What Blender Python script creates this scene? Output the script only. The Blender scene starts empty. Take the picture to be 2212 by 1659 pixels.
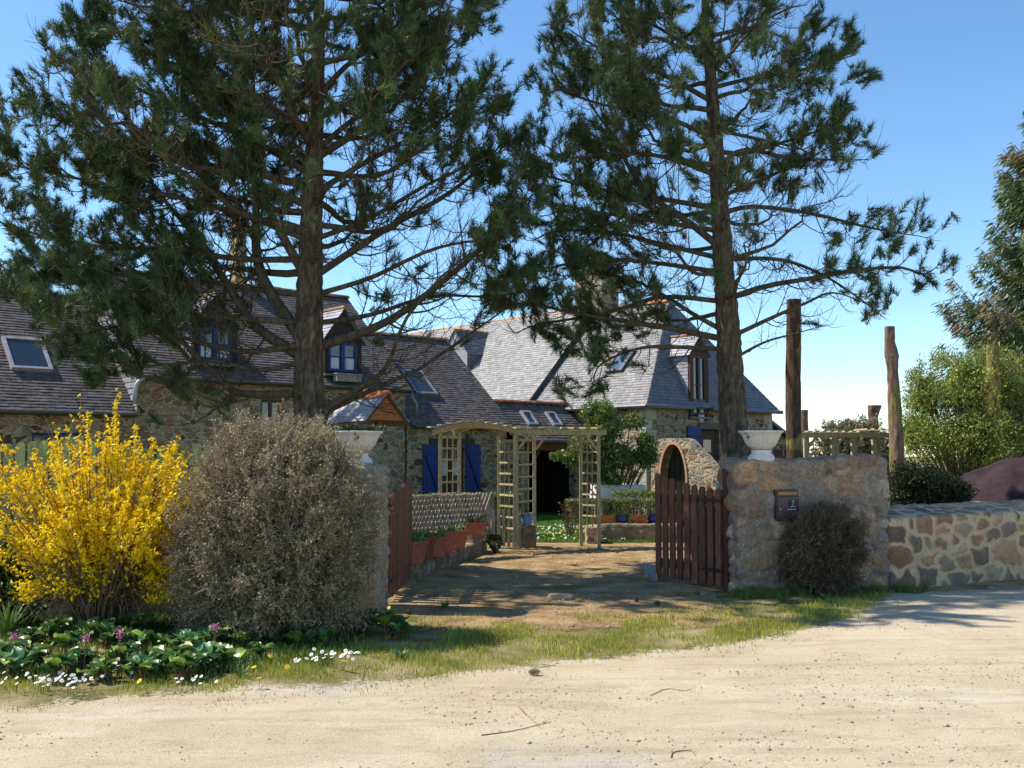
import bpy, math, random
import numpy as np
from mathutils import Vector
R = math.radians
rng = np.random.default_rng(7)
random.seed(7)
S = bpy.context.scene
C = S.collection

# ------------------------------------------------------------------ camera
F, CX, CY, HZ, EYE = 2171.0, 1106.0, 829.5, 983.0, 1.6
TH = math.atan((HZ-CY)/F)
cam = bpy.data.objects.new('camera', bpy.data.cameras.new('camera')); C.objects.link(cam)
cam.data.sensor_width = 36; cam.data.lens = 36*F/2212.0
cam.data.clip_end = 2000; cam.location = (0, 0, EYE)
cam.rotation_euler = (math.pi/2+TH, 0, 0)
S.camera = cam
# ------------------------------------------------------------------ light
SUN_EL = R(50); SUN_AZ = math.atan2(-0.985, 0.17)      # azimuth from +Y towards +X
sd = Vector((math.cos(SUN_EL)*math.sin(SUN_AZ), math.cos(SUN_EL)*math.cos(SUN_AZ), math.sin(SUN_EL)))
W = bpy.data.worlds.new('World'); S.world = W; W.use_nodes = True
nt = W.node_tree
sky = nt.nodes.new('ShaderNodeTexSky'); sky.sky_type = 'NISHITA'; sky.sun_disc = False
sky.sun_elevation = SUN_EL; sky.sun_rotation = SUN_AZ; sky.air_density = 1.0; sky.altitude = 600; sky.dust_density = 0.0; sky.ozone_density = 2.6
hs = nt.nodes.new('ShaderNodeHueSaturation'); hs.inputs['Saturation'].default_value = 1.1
tn = nt.nodes.new('ShaderNodeVectorMath'); tn.operation = 'MULTIPLY'; tn.inputs[1].default_value = (1.10, 1.17, 1.17)
nt.links.new(sky.outputs[0], tn.inputs[0]); nt.links.new(tn.outputs[0], hs.inputs['Color']); nt.links.new(hs.outputs[0], nt.nodes['Background'].inputs[0])
nt.nodes['Background'].inputs[1].default_value = 0.13
sl = bpy.data.lights.new('sun', 'SUN'); sl.energy = 5.0; sl.angle = R(0.53); sl.color = (1, .915, .79)
so = bpy.data.objects.new('sun', sl); C.objects.link(so); so.rotation_euler = sd.to_track_quat('Z', 'Y').to_euler()
so.location = (0, 0, 30)
S.view_settings.view_transform = 'Standard'; S.view_settings.look = 'None'; S.view_settings.exposure = 0.55
S.view_settings.gamma = 1

# ------------------------------------------------------------------ pixel helpers (2212 x 1659 frame)
def ray(u, v):
    a, b = (u-CX)/F, (CY-v)/F
    return np.array([a, math.cos(TH)-b*math.sin(TH), math.sin(TH)+b*math.cos(TH)])
def P(u, v, Y):
    r = ray(u, v); return np.array([0, 0, EYE])+r*(Y/r[1])
def G(u, v, z=0.0):
    r = ray(u, v); return np.array([0, 0, EYE])+r*((z-EYE)/r[2])
def gx(u, Y): return (u-CX)/F*Y/math.cos(TH)*1.0
def zz(v, Y): return P(CX, v, Y)[2]

# ------------------------------------------------------------------ objects
def mesh_np(name, V, Fc, mat, parent=None, col=None, smooth=False, world=True):
    """V (n,3); Fc (m,k) or list of such arrays"""
    V = np.asarray(V, dtype=np.float64)
    if parent is not None and world:
        o = parent; off = np.zeros(3)
        while o is not None: off += np.array(o.location); o = o.parent
        V = V-off
    Fs = Fc if isinstance(Fc, list) else [Fc]
    me = bpy.data.meshes.new(name)
    me.vertices.add(len(V)); me.vertices.foreach_set('co', V.astype(np.float32).ravel())
    loops = np.concatenate([f.ravel() for f in Fs]).astype(np.int32)
    tot = np.concatenate([np.full(len(f), f.shape[1]) for f in Fs]).astype(np.int32)
    start = np.concatenate([[0], np.cumsum(tot)[:-1]]).astype(np.int32)
    me.loops.add(len(loops)); me.loops.foreach_set('vertex_index', loops)
    me.polygons.add(len(tot)); me.polygons.foreach_set('loop_start', start)
    try: me.polygons.foreach_set('loop_total', tot)
    except Exception: pass
    if smooth: me.polygons.foreach_set('use_smooth', np.ones(len(tot), dtype=bool))
    if col is not None:
        col = np.asarray(col, dtype=np.float32)
        if col.ndim == 1: col = np.tile(col, (len(V), 1))
        if col.shape[1] == 3: col = np.hstack([col, np.ones((len(col), 1), np.float32)])
        at = me.attributes.new('Col', 'FLOAT_COLOR', 'POINT'); at.data.foreach_set('color', col.ravel())
    me.update(); me.validate()
    ob = bpy.data.objects.new(name, me); C.objects.link(ob); me.materials.append(mat)
    if parent is not None: ob.parent = parent
    return ob

class MB:
    def __init__(s): s.v = []; s.f = []; s.c = []
    def add(s, vs, fs, col=(.5, .5, .5)):
        n = len(s.v); s.v += [tuple(map(float, x)) for x in vs]; s.f += [tuple(i+n for i in f) for f in fs]
        s.c += [tuple(col)+(1,)]*len(vs)
    def box(s, c, d, col=(.5, .5, .5), rz=0, bev=0):
        cx, cy, cz = c; a, b, e = d[0]/2, d[1]/2, d[2]/2; co, si = math.cos(rz), math.sin(rz)
        vs = []
        for z in (-e, e):
            for x, y in ((-a, -b), (a, -b), (a, b), (-a, b)):
                vs.append((cx+x*co-y*si, cy+x*si+y*co, cz+z))
        s.add(vs, [(0, 3, 2, 1), (4, 5, 6, 7), (0, 1, 5, 4), (1, 2, 6, 5), (2, 3, 7, 6), (3, 0, 4, 7)], col)
    def beam(s, p, q, w, h, col=(.5, .5, .5), up=(0, 0, 1)):
        p, q = Vector(p), Vector(q); t = (q-p).normalized(); u = Vector(up)
        sx = t.cross(u)
        if sx.length < 1e-4: sx = Vector((1, 0, 0))
        sx.normalize(); uy = sx.cross(t).normalized()
        vs = []
        for c in (p, q):
            for a, b in ((-1, -1), (1, -1), (1, 1), (-1, 1)): vs.append(c+sx*(a*w/2)+uy*(b*h/2))
        s.add(vs, [(0, 1, 2, 3), (7, 6, 5, 4), (0, 4, 5, 1), (1, 5, 6, 2), (2, 6, 7, 3), (3, 7, 4, 0)], col)
    def prism(s, poly, O, U, V, depth, col=(.5, .5, .5)):
        """polygon in plane O + a U + b V extruded by vector depth"""
        O, U, V, D = Vector(O), Vector(U), Vector(V), Vector(depth); n = len(poly)
        vs = [O+U*a+V*b for a, b in poly]+[O+U*a+V*b+D for a, b in poly]
        fs = [tuple(range(n)), tuple(range(2*n-1, n-1, -1))]+[(i, (i+1) % n, (i+1) % n+n, i+n)[::-1] for i in range(n)]
        s.add(vs, fs, col)
    def tube(s, pts, rad, n=8, col=(.5, .5, .5), cap=True):
        pts = [Vector(p) for p in pts]; vs = []; K = len(pts)
        for i, p in enumerate(pts):
            t = (pts[min(i+1, K-1)]-pts[max(i-1, 0)]).normalized()
            a = t.orthogonal().normalized() if i == 0 else (a-t*a.dot(t)).normalized()
            b = t.cross(a); r = rad[i] if hasattr(rad, '__len__') else rad
            for k in range(n):
                an = 2*math.pi*k/n; vs.append(p+a*(r*math.cos(an))+b*(r*math.sin(an)))
        fs = [(i*n+k, i*n+(k+1) % n, (i+1)*n+(k+1) % n, (i+1)*n+k) for i in range(K-1) for k in range(n)]
        if cap: fs += [tuple(range(n))[::-1], tuple(range((K-1)*n, K*n))]
        s.add(vs, fs, col)
    def lathe(s, prof, c=(0, 0, 0), n=32, col=(.5, .5, .5), flute=None):
        vs = []; K = len(prof)
        for i, (r, z) in enumerate(prof):
            for k in range(n):
                a = 2*math.pi*k/n; rr = r*(1+(flute(i, a) if flute else 0))
                vs.append((c[0]+rr*math.cos(a), c[1]+rr*math.sin(a), c[2]+z))
        fs = [(i*n+k, i*n+(k+1) % n, (i+1)*n+(k+1) % n, (i+1)*n+k) for i in range(K-1) for k in range(n)]
        s.add(vs, fs, col)
    def build(s, name, mat, parent=None, world=False, smooth=False, bevel=0):
        V = np.array(s.v); me = bpy.data.meshes.new(name)
        if parent is not None and world:
            o = parent; off = np.zeros(3)
            while o is not None: off += np.array(o.location); o = o.parent
            V = V-off
        me.from_pydata(V.tolist(), [], s.f)
        at = me.attributes.new('Col', 'FLOAT_COLOR', 'POINT'); at.data.foreach_set('color', np.array(s.c, dtype=np.float32).ravel())
        if smooth: me.polygons.foreach_set('use_smooth', np.ones(len(me.polygons), dtype=bool))
        me.update()
        ob = bpy.data.objects.new(name, me); C.objects.link(ob); me.materials.append(mat)
        if parent is not None: ob.parent = parent
        if bevel:
            md = ob.modifiers.new('b', 'BEVEL'); md.width = bevel; md.segments = 2; md.limit_method = 'ANGLE'; md.angle_limit = R(50)
        return ob

def tag(o, label=None, cat=None, group=None, kind=None):
    if label: o['label'] = label
    if cat: o['category'] = cat
    if group: o['group'] = group
    if kind: o['kind'] = kind
    return o
def thing(name, label, cat, loc=(0, 0, 0), rz=0, group=None):
    o = bpy.data.objects.new(name, None); C.objects.link(o); o.location = tuple(map(float, loc)); o.rotation_euler = (0, 0, rz)
    o.empty_display_size = .2
    return tag(o, label, cat, group)
def dup(root, loc, rz=0, scale=1, label=None):
    r = root.copy(); C.objects.link(r); r.location = tuple(map(float, loc)); r.rotation_euler = (0, 0, rz); r.scale = (scale,)*3
    if label: r['label'] = label
    for ch in list(root.children):
        c = ch.copy(); C.objects.link(c); c.parent = r
        for g in list(ch.children):
            d = g.copy(); C.objects.link(d); d.parent = c
    return r

# ------------------------------------------------------------------ noise
def _hash(i, j, k, s):
    n = (i*374761393+j*668265263+k*2147483647+s*1274126177) & 0xffffffff
    n = (n ^ (n >> 13))*1274126177 & 0xffffffff
    return ((n ^ (n >> 16)) & 0xffff)/65535.0
def noise(p, sc=1.0, seed=0, octv=3):
    p = np.atleast_2d(p)*sc; out = 0; amp = 1; tot = 0
    for o in range(octv):
        q = p*(2**o)+17.3*o; i = np.floor(q).astype(np.int64); f = q-i; f = f*f*(3-2*f); r = 0
        for a in (0, 1):
            for b in (0, 1):
                for c in (0, 1):
                    w = (f[:, 0] if a else 1-f[:, 0])*(f[:, 1] if b else 1-f[:, 1])*(f[:, 2] if c else 1-f[:, 2])
                    r = r+w*_hash(i[:, 0]+a, i[:, 1]+b, i[:, 2]+c, seed+o)
        out = out+amp*r; tot += amp; amp *= .5
    return out/tot

# ------------------------------------------------------------------ materials
class NT:
    def __init__(s, name):
        s.m = bpy.data.materials.new(name); s.m.use_nodes = True; s.t = s.m.node_tree; s.b = s.t.nodes['Principled BSDF']
        s.out = s.t.nodes['Material Output']
    def n(s, typ, **kw):
        x = s.t.nodes.new('ShaderNode'+typ)
        for k, v in kw.items(): setattr(x, k, v)
        return x
    def l(s, a, b): s.t.links.new(a, b)
    def inp(s, node, **kw):
        for k, v in kw.items(): node.inputs[k.replace('_', ' ')].default_value = v
        return node
def ramp(n, stops, interp='LINEAR'):
    cr = n.color_ramp; cr.interpolation = interp
    while len(cr.elements) > 1: cr.elements.remove(cr.elements[0])
    cr.elements[0].position = stops[0][0]; cr.elements[0].color = tuple(stops[0][1])+(1,)
    for p, c in stops[1:]:
        e = cr.elements.new(p); e.color = tuple(c)+(1,)
def m_vcol(name, rough=.7, nscale=20, namt=.35, bump=.0, bscale=60, spec=.3, trans=0, metal=0, stretch=None, spots=None, coat=0):
    k = NT(name); a = k.n('Attribute', attribute_name='Col'); co = k.n('TexCoord')
    src = co.outputs['Object']
    if stretch:
        mp = k.n('Mapping'); mp.inputs['Scale'].default_value = stretch; k.l(src, mp.inputs[0]); src = mp.outputs[0]
    no = k.inp(k.n('Texture'+'Noise' if False else 'TexNoise'), Scale=nscale, Detail=5.0, Roughness=.6); k.l(src, no.inputs['Vector'])
    mr = k.n('MapRange'); k.inp(mr, From_Min=.3, From_Max=.7, To_Min=1-namt, To_Max=1+namt); k.l(no.outputs['Fac'], mr.inputs['Value'])
    mx = k.n('VectorMath', operation='MULTIPLY'); k.l(a.outputs['Color'], mx.inputs[0]); k.l(mr.outputs[0], mx.inputs[1])
    col = mx.outputs[0]
    if spots:
        sc, thr, c2 = spots
        n2 = k.inp(k.n('TexNoise'), Scale=sc, Detail=3.0); k.l(co.outputs['Object'], n2.inputs['Vector'])
        m2 = k.n('MapRange'); k.inp(m2, From_Min=thr, From_Max=thr+.06); k.l(n2.outputs['Fac'], m2.inputs['Value'])
        mm = k.n('Mix', data_type='RGBA'); k.l(m2.outputs[0], mm.inputs[0]); k.l(col, mm.inputs[6]); mm.inputs[7].default_value = tuple(c2)+(1,); col = mm.outputs[2]
    k.l(col, k.b.inputs['Base Color']); k.inp(k.b, Roughness=rough, Metallic=metal); k.b.inputs['Specular IOR Level'].default_value = spec
    if coat: k.b.inputs['Coat Weight'].default_value = coat
    if bump:
        nb = k.inp(k.n('TexNoise'), Scale=bscale, Detail=6.0, Roughness=.65); k.l(src, nb.inputs['Vector'])
        bp = k.inp(k.n('Bump'), Strength=bump, Distance=.02); k.l(nb.outputs['Fac'], bp.inputs['Height']); k.l(bp.outputs[0], k.b.inputs['Normal'])
    if trans:
        tr = k.n('BsdfTranslucent'); ms = k.n('MixShader'); ms.inputs[0].default_value = trans
        k.l(col, tr.inputs[0]); k.l(k.b.outputs[0], ms.inputs[1]); k.l(tr.outputs[0], ms.inputs[2]); k.l(ms.outputs[0], k.out.inputs[0])
    return k.m
M = {}
M['wood'] = m_vcol('weathered_wood', .8, 14, .45, .5, 30, .2, stretch=(4, 4, 1))
M['gatewood'] = m_vcol('stained_wood', .6, 10, .45, .4, 30, .3, stretch=(6, 6, 1))
M['paint'] = m_vcol('painted_wood', .6, 6, .18, .2, 60, .25)
M['tile'] = m_vcol('roof_tile', .85, 7, .35, .5, 40, .2, spots=(5, .66, (.20, .17, .10)))
M['slate'] = m_vcol('slate', .55, 5, .2, .35, 40, .35)
M['ridge'] = m_vcol('ridge_tile', .85, 6, .5, .6, 25, .2, spots=(4, .6, (.30, .25, .12)))
M['metal'] = m_vcol('zinc', .45, 8, .2, .1, 30, .5, metal=.4)
M['stone'] = m_vcol('rubble_stone', .95, 30, .35, .55, 45, .15, spots=(22, .69, (.55, .53, .48)))
M['stone2'] = m_vcol('new_rubble_stone', .95, 26, .22, .4, 60, .15)
M['leaf'] = m_vcol('leaf', .45, 8, .3, 0, 1, .35, trans=.28)
M['gloss'] = m_vcol('thick_leaf', .38, 5, .3, 0, 1, .5, trans=.18)
M['needle'] = m_vcol('pine_needle', .5, 1.6, .4, 0, 1, .22, trans=.10)
M['twigleaf'] = m_vcol('dry_leaf', .6, 3, .3, 0, 1, .3, trans=.15)
M['petal'] = m_vcol('petal', .5, 9, .12, 0, 1, .3, trans=.3)
M['bark'] = m_vcol('bark', .95, 9, .55, 1.0, 22, .1, stretch=(2.2, 2.2, .6))
M['twig'] = m_vcol('twig', .85, 6, .3, 0, 1, .2)
M['terracotta'] = m_vcol('terracotta', .8, 12, .25, .3, 40, .2)
M['glaze'] = m_vcol('glaze', .15, 5, .3, .05, 20, .6)
M['plastic'] = m_vcol('plastic', .4, 3, .08, .03, 30, .4)
M['urn'] = m_vcol('chipped_urn_paint', .65, 10, .10, .35, 30, .25, spots=(9, .63, (.20, .11, .07)))
M['grass'] = m_vcol('grass_blade', .55, 2, .25, 0, 1, .25, trans=.3)
M['cloth'] = m_vcol('tarp', .8, 2.2, .55, 1.0, 9, .1)
M['pebble'] = m_vcol('pebble', .9, 30, .25, 0, 1, .2)
def m_glass(name, col, rough=.08, metal=0):
    k = NT(name); k.b.inputs['Base Color'].default_value = tuple(col)+(1,); k.inp(k.b, Roughness=rough, Metallic=metal); k.b.inputs['Specular IOR Level'].default_value = .8
    nb = k.inp(k.n('TexNoise'), Scale=1.3); bp = k.inp(k.n('Bump'), Strength=.06); k.l(nb.outputs['Fac'], bp.inputs['Height']); k.l(bp.outputs[0], k.b.inputs['Normal'])
    return k.m
M['glass'] = m_glass('window_glass', (.02, .03, .04))
def m_house():
    k = NT('house_rubble'); co = k.n('TexCoord'); mp = k.n('Mapping'); mp.inputs['Scale'].default_value = (4.6, 4.6, 8.2); k.l(co.outputs['Object'], mp.inputs[0])
    n1 = k.inp(k.n('TexNoise'), Scale=1.1, Detail=2.0); k.l(mp.outputs[0], n1.inputs['Vector'])
    ad = k.n('VectorMath', operation='MULTIPLY_ADD'); k.l(n1.outputs['Color'], ad.inputs[0]); ad.inputs[1].default_value = (1.1, 1.1, 1.1); k.l(mp.outputs[0], ad.inputs[2])
    v1 = k.n('TexVoronoi', feature='F1'); v2 = k.n('TexVoronoi', feature='DISTANCE_TO_EDGE')
    for v in (v1, v2): k.l(ad.outputs[0], v.inputs['Vector']); v.inputs['Scale'].default_value = 1; v.inputs['Randomness'].default_value = .95
    sp = k.n('SeparateColor'); k.l(v1.outputs['Color'], sp.inputs[0])
    rp = k.n('ValToRGB'); k.l(sp.outputs[0], rp.inputs[0])
    ramp(rp, [(0, (.11, .055, .035)), (.18, (.20, .13, .08)), (.36, (.30, .235, .15)), (.52, (.19, .17, .14)), (.66, (.29, .16, .085)), (.82, (.36, .29, .19)), (1, (.13, .11, .10))], 'CONSTANT')
    n2 = k.inp(k.n('TexNoise'), Scale=18.0, Detail=5.0); k.l(co.outputs['Object'], n2.inputs['Vector'])
    mr = k.inp(k.n('MapRange'), From_Min=.3, From_Max=.7, To_Min=.72, To_Max=1.3); k.l(n2.outputs['Fac'], mr.inputs['Value'])
    e = k.inp(k.n('MapRange'), From_Min=.05, From_Max=.15); e.interpolation_type = 'SMOOTHSTEP'; 
    n3 = k.inp(k.n('TexNoise'), Scale=.9, Detail=1.0); k.l(mp.outputs[0], n3.inputs['Vector'])
    sb = k.n('Math', operation='MULTIPLY_ADD'); k.l(n3.outputs['Fac'], sb.inputs[0]); sb.inputs[1].default_value = -.28; sb.inputs[2].default_value = .13
    s2 = k.n('Math', operation='ADD'); k.l(v2.outputs['Distance'], s2.inputs[0]); k.l(sb.outputs[0], s2.inputs[1]); k.l(s2.outputs[0], e.inputs['Value'])
    mm = k.n('Mix', data_type='RGBA'); k.l(e.outputs[0], mm.inputs[0]); mm.inputs[6].default_value = (.37, .31, .21, 1); k.l(rp.outputs[0], mm.inputs[7])
    mx = k.n('VectorMath', operation='MULTIPLY'); k.l(mm.outputs[2], mx.inputs[0]); k.l(mr.outputs[0], mx.inputs[1]); k.l(mx.outputs[0], k.b.inputs['Base Color'])
    k.inp(k.b, Roughness=.95)
    hh = k.n('Math', operation='MULTIPLY_ADD'); k.l(n2.outputs['Fac'], hh.inputs[0]); hh.inputs[1].default_value = .35; k.l(e.outputs[0], hh.inputs[2])
    bp = k.inp(k.n('Bump'), Strength=.9, Distance=.04); k.l(hh.outputs[0], bp.inputs['Height']); k.l(bp.outputs[0], k.b.inputs['Normal'])
    return k.m
M['house'] = m_house()
def m_ground(name, cols, sc, bump=.5, fine=60, cols2=None, thr=.55):
    k = NT(name); co = k.n('TexCoord'); src = co.outputs['Object']
    n1 = k.inp(k.n('TexNoise'), Scale=sc, Detail=8.0, Roughness=.62); k.l(src, n1.inputs['Vector'])
    rp = k.n('ValToRGB'); k.l(n1.outputs['Fac'], rp.inputs[0]); ramp(rp, cols)
    col = rp.outputs[0]
    if cols2:
        n3 = k.inp(k.n('TexNoise'), Scale=sc*.55, Detail=9.0, Roughness=.7); 
        mp = k.n('Mapping'); mp.inputs['Location'].default_value = (5, 9, 2); k.l(src, mp.inputs[0]); k.l(mp.outputs[0], n3.inputs['Vector'])
        mr = k.inp(k.n('MapRange'), From_Min=thr, From_Max=thr+.1); k.l(n3.outputs['Fac'], mr.inputs['Value'])
        mm = k.n('Mix', data_type='RGBA'); k.l(mr.outputs[0], mm.inputs[0]); k.l(col, mm.inputs[6]); mm.inputs[7].default_value = tuple(cols2)+(1,); col = mm.outputs[2]
    n2 = k.inp(k.n('TexNoise'), Scale=fine, Detail=6.0, Roughness=.7); k.l(src, n2.inputs['Vector'])
    mr = k.inp(k.n('MapRange'), From_Min=.3, From_Max=.7, To_Min=.7, To_Max=1.3); k.l(n2.outputs['Fac'], mr.inputs['Value'])
    mx = k.n('VectorMath', operation='MULTIPLY'); k.l(col, mx.inputs[0]); k.l(mr.outputs[0], mx.inputs[1]); k.l(mx.outputs[0], k.b.inputs['Base Color'])
    k.inp(k.b, Roughness=1.0); k.b.inputs['Specular IOR Level'].default_value = .1
    bp = k.inp(k.n('Bump'), Strength=bump, Distance=.03); k.l(n2.outputs['Fac'], bp.inputs['Height']); k.l(bp.outputs[0], k.b.inputs['Normal'])
    return k.m
M['ground'] = m_ground('soil_and_turf', [(.35, (.12, .12, .035)), (.5, (.22, .19, .075)), (.62, (.38, .30, .17))], 1.6, .8, 45)
def road_streaks(m):
    t = m.node_tree; b = t.nodes['Principled BSDF']; src = b.inputs['Base Color'].links[0].from_socket; co = t.nodes.new('ShaderNodeTexCoord'); last = src
    for rot, scl, sc, lo, hi, c, amt in ((.16, (.5, 3.2, 1), 1.3, .52, .70, (.34, .25, .155), .55), (.10, (.35, 2.2, 1), 1.0, .55, .68, (.62, .56, .46), .6), (.2, (2, 9, 1), 5.0, .60, .68, (.24, .17, .10), .5), (0, (1, 1, 1), 40.0, .64, .70, (.25, .21, .16), .7), (.1, (.6, 1.6, 1), 3.2, .55, .66, (.38, .28, .18), .45), (.1, (1, 1.8, 1), 12.0, .58, .68, (.30, .24, .13), .35)):
        mp = t.nodes.new('ShaderNodeMapping'); mp.inputs['Scale'].default_value = scl; mp.inputs['Rotation'].default_value = (0, 0, -rot); t.links.new(co.outputs['Object'], mp.inputs[0])
        n = t.nodes.new('ShaderNodeTexNoise'); n.inputs['Scale'].default_value = sc; n.inputs['Detail'].default_value = 7; n.inputs['Roughness'].default_value = .65; t.links.new(mp.outputs[0], n.inputs['Vector'])
        mr = t.nodes.new('ShaderNodeMapRange'); mr.inputs['From Min'].default_value = lo; mr.inputs['From Max'].default_value = hi; mr.inputs['To Max'].default_value = amt; t.links.new(n.outputs['Fac'], mr.inputs['Value'])
        mx = t.nodes.new('ShaderNodeMix'); mx.data_type = 'RGBA'; t.links.new(mr.outputs[0], mx.inputs[0]); t.links.new(last, mx.inputs[6]); mx.inputs[7].default_value = c+(1,); last = mx.outputs[2]
    t.links.new(last, b.inputs['Base Color'])
M['road'] = m_ground('sandy_road', [(.3, (.46, .375, .26)), (.5, (.54, .445, .31)), (.7, (.60, .51, .375))], .8, .6, 90, (.46, .42, .35), .58)
road_streaks(M['road'])
M['drive'] = m_ground('dry_needle_gravel', [(.32, (.20, .12, .06)), (.5, (.36, .24, .12)), (.66, (.50, .36, .19))], 2.2, .9, 50, (.12, .14, .045), .57)
M['lawn'] = m_ground('lawn_turf', [(.35, (.06, .12, .02)), (.6, (.10, .17, .03))], 2, .8, 40)

# ------------------------------------------------------------------ scatter helpers
def unit(v): return v/np.maximum(np.linalg.norm(v, axis=-1, keepdims=True), 1e-9)
def rand_unit(n): return unit(rng.normal(size=(n, 3)))
def jcol(base, n, amt=.2, per=1):
    c = np.array(base)[None, :]*(1+amt*rng.uniform(-1, 1, (n, 1)))*(1+amt*.4*rng.uniform(-1, 1, (n, 3)))
    return np.repeat(np.clip(c, 0, 1), per, axis=0)
def leaves(Pc, size, aspect=.5, cols=None, dirs=None, ups=None, fold=.0):
    """rhombic leaves, 4 verts each"""
    n = len(Pc); size = np.broadcast_to(size, (n,))[:, None]
    d = rand_unit(n) if dirs is None else unit(dirs)
    s = unit(np.cross(d, rand_unit(n) if ups is None else ups)); nn = np.cross(d, s)
    V = np.stack([Pc, Pc+d*size*.45+s*size*aspect*.5+nn*size*fold, Pc+d*size, Pc+d*size*.45-s*size*aspect*.5+nn*size*fold], 1).reshape(-1, 3)
    Fq = np.arange(n*4).reshape(n, 4)
    return V, Fq, (np.repeat(cols, 4, axis=0) if cols is not None else None)
def batch_tubes(Pt, Rd, sides=3):
    N, K, _ = Pt.shape; T = np.gradient(Pt, axis=1); T = unit(T)
    ref = np.where(np.abs(T[:, :1, 2:3]) > .8, np.array([[[1., 0, 0]]]), np.array([[[0, 0, 1.]]])); ref = np.broadcast_to(ref, T.shape)
    A = unit(np.cross(T, ref)); B = np.cross(T, A); out = []
    for k in range(sides):
        an = 2*math.pi*k/sides; out.append(Pt+(A*math.cos(an)+B*math.sin(an))*Rd[..., None])
    V = np.stack(out, 2).reshape(-1, 3)
    base = (np.arange(N)[:, None, None]*K+np.arange(K-1)[None, :, None])*sides; k = np.arange(sides)[None, None, :]; k2 = (k+1) % sides
    Fq = np.stack([base+k, base+k2, base+sides+k2, base+sides+k], -1).reshape(-1, 4)
    return V, Fq
def merge(parts):
    Vs, Fs, Cs, off = [], {}, [], 0
    for V, Fq, c in parts:
        Vs.append(V); Fs.setdefault(Fq.shape[1], []).append(Fq+off); off += len(V)
        c = np.asarray(c)
        Cs.append(np.tile(c, (len(V), 1)) if c.ndim == 1 else c)
    return np.concatenate(Vs), [np.concatenate(f) for f in Fs.values()], np.concatenate(Cs)
def catmull(pts, n):
    p = np.array(pts, float)
    if len(p) == 2: return p[0]+(p[1]-p[0])*np.linspace(0, 1, n)[:, None]
    q = np.vstack([2*p[0]-p[1], p, 2*p[-1]-p[-2]]); t = np.linspace(0, len(p)-1-1e-6, n); i = t.astype(int); f = (t-i)[:, None]
    a, b, c, d = q[i], q[i+1], q[i+2], q[i+3]
    return .5*((2*b)+(-a+c)*f+(2*a-5*b+4*c-d)*f**2+(-a+3*b-3*c+d)*f**3)

# ------------------------------------------------------------------ setting: ground
ROADPX = [(-400, 1575), (0, 1528), (300, 1500), (600, 1482), (830, 1468), (1200, 1432), (1500, 1398), (1700, 1368), (1850, 1330), (1925, 1277)]
rp_ = np.array([G(u, v)[:2] for u, v in ROADPX]); 
WALL0 = np.array([4.52, 12.08]); WDIR = unit(np.array([[.90, .44]]))[0]
rp_ = np.vstack([[-60, 3.0], rp_, WALL0+[.2, -.1], WALL0+WDIR*14+[0, -.05], WALL0+WDIR*60])
def road_edge(x): return np.interp(x, rp_[:, 0], rp_[:, 1])
def sheet(name, xs, ys, keep, zf, mat, kind='structure'):
    X, Y = np.meshgrid(xs, ys); V = np.stack([X.ravel(), Y.ravel(), np.zeros(X.size)], 1); V[:, 2] = zf(V)
    nx, ny = len(xs), len(ys); i = np.arange(nx-1)[None, :]+nx*np.arange(ny-1)[:, None]; i = i.ravel()
    Fq = np.stack([i, i+1, i+1+nx, i+nx], 1); cen = V[Fq].mean(1)
    ob = mesh_np(name, V, Fq[keep(cen)], mat, smooth=True); tag(ob, kind=kind); return ob
sheet('ground', np.linspace(-600, 600, 3), np.linspace(-200, 1000, 3), lambda c: np.ones(len(c), bool), lambda V: V[:, 2]*0, M['ground'])
def n2(V, sc, seed, o=3):
    q = V.copy(); q[:, 2] = 0.5; return noise(q, sc, seed, o)
xs = np.concatenate([np.linspace(-60, -7, 15)[:-1], np.arange(-7, 9, .045), np.linspace(9, 60, 20)[1:]])
ys = np.concatenate([np.linspace(-30, 3.5, 12)[:-1], np.arange(3.5, 14.5, .045), np.linspace(14.5, 45, 16)[1:]])
def road_z(V): return .004+(.024*n2(V, 3.1, 5, 5)+.03*n2(V*[.3, 1.7, 1], 1.6, 9, 3))*np.clip((road_edge(V[:, 0])-.1-V[:, 1])/1.0, 0, 1)
ro = sheet('road', xs, ys, lambda c: c[:, 1] < road_edge(c[:, 0])+.5, road_z, M['road'])
def set_edge(ob, fn):
    n = len(ob.data.vertices); co = np.empty(n*3, np.float32); ob.data.vertices.foreach_get('co', co); e = fn(co.reshape(-1, 3).astype(float))
    at = ob.data.attributes.new('edge', 'FLOAT', 'POINT'); at.data.foreach_set('value', e.astype(np.float32))
    ob.data.materials[0] = edge_fade(ob.data.materials[0])
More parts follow.
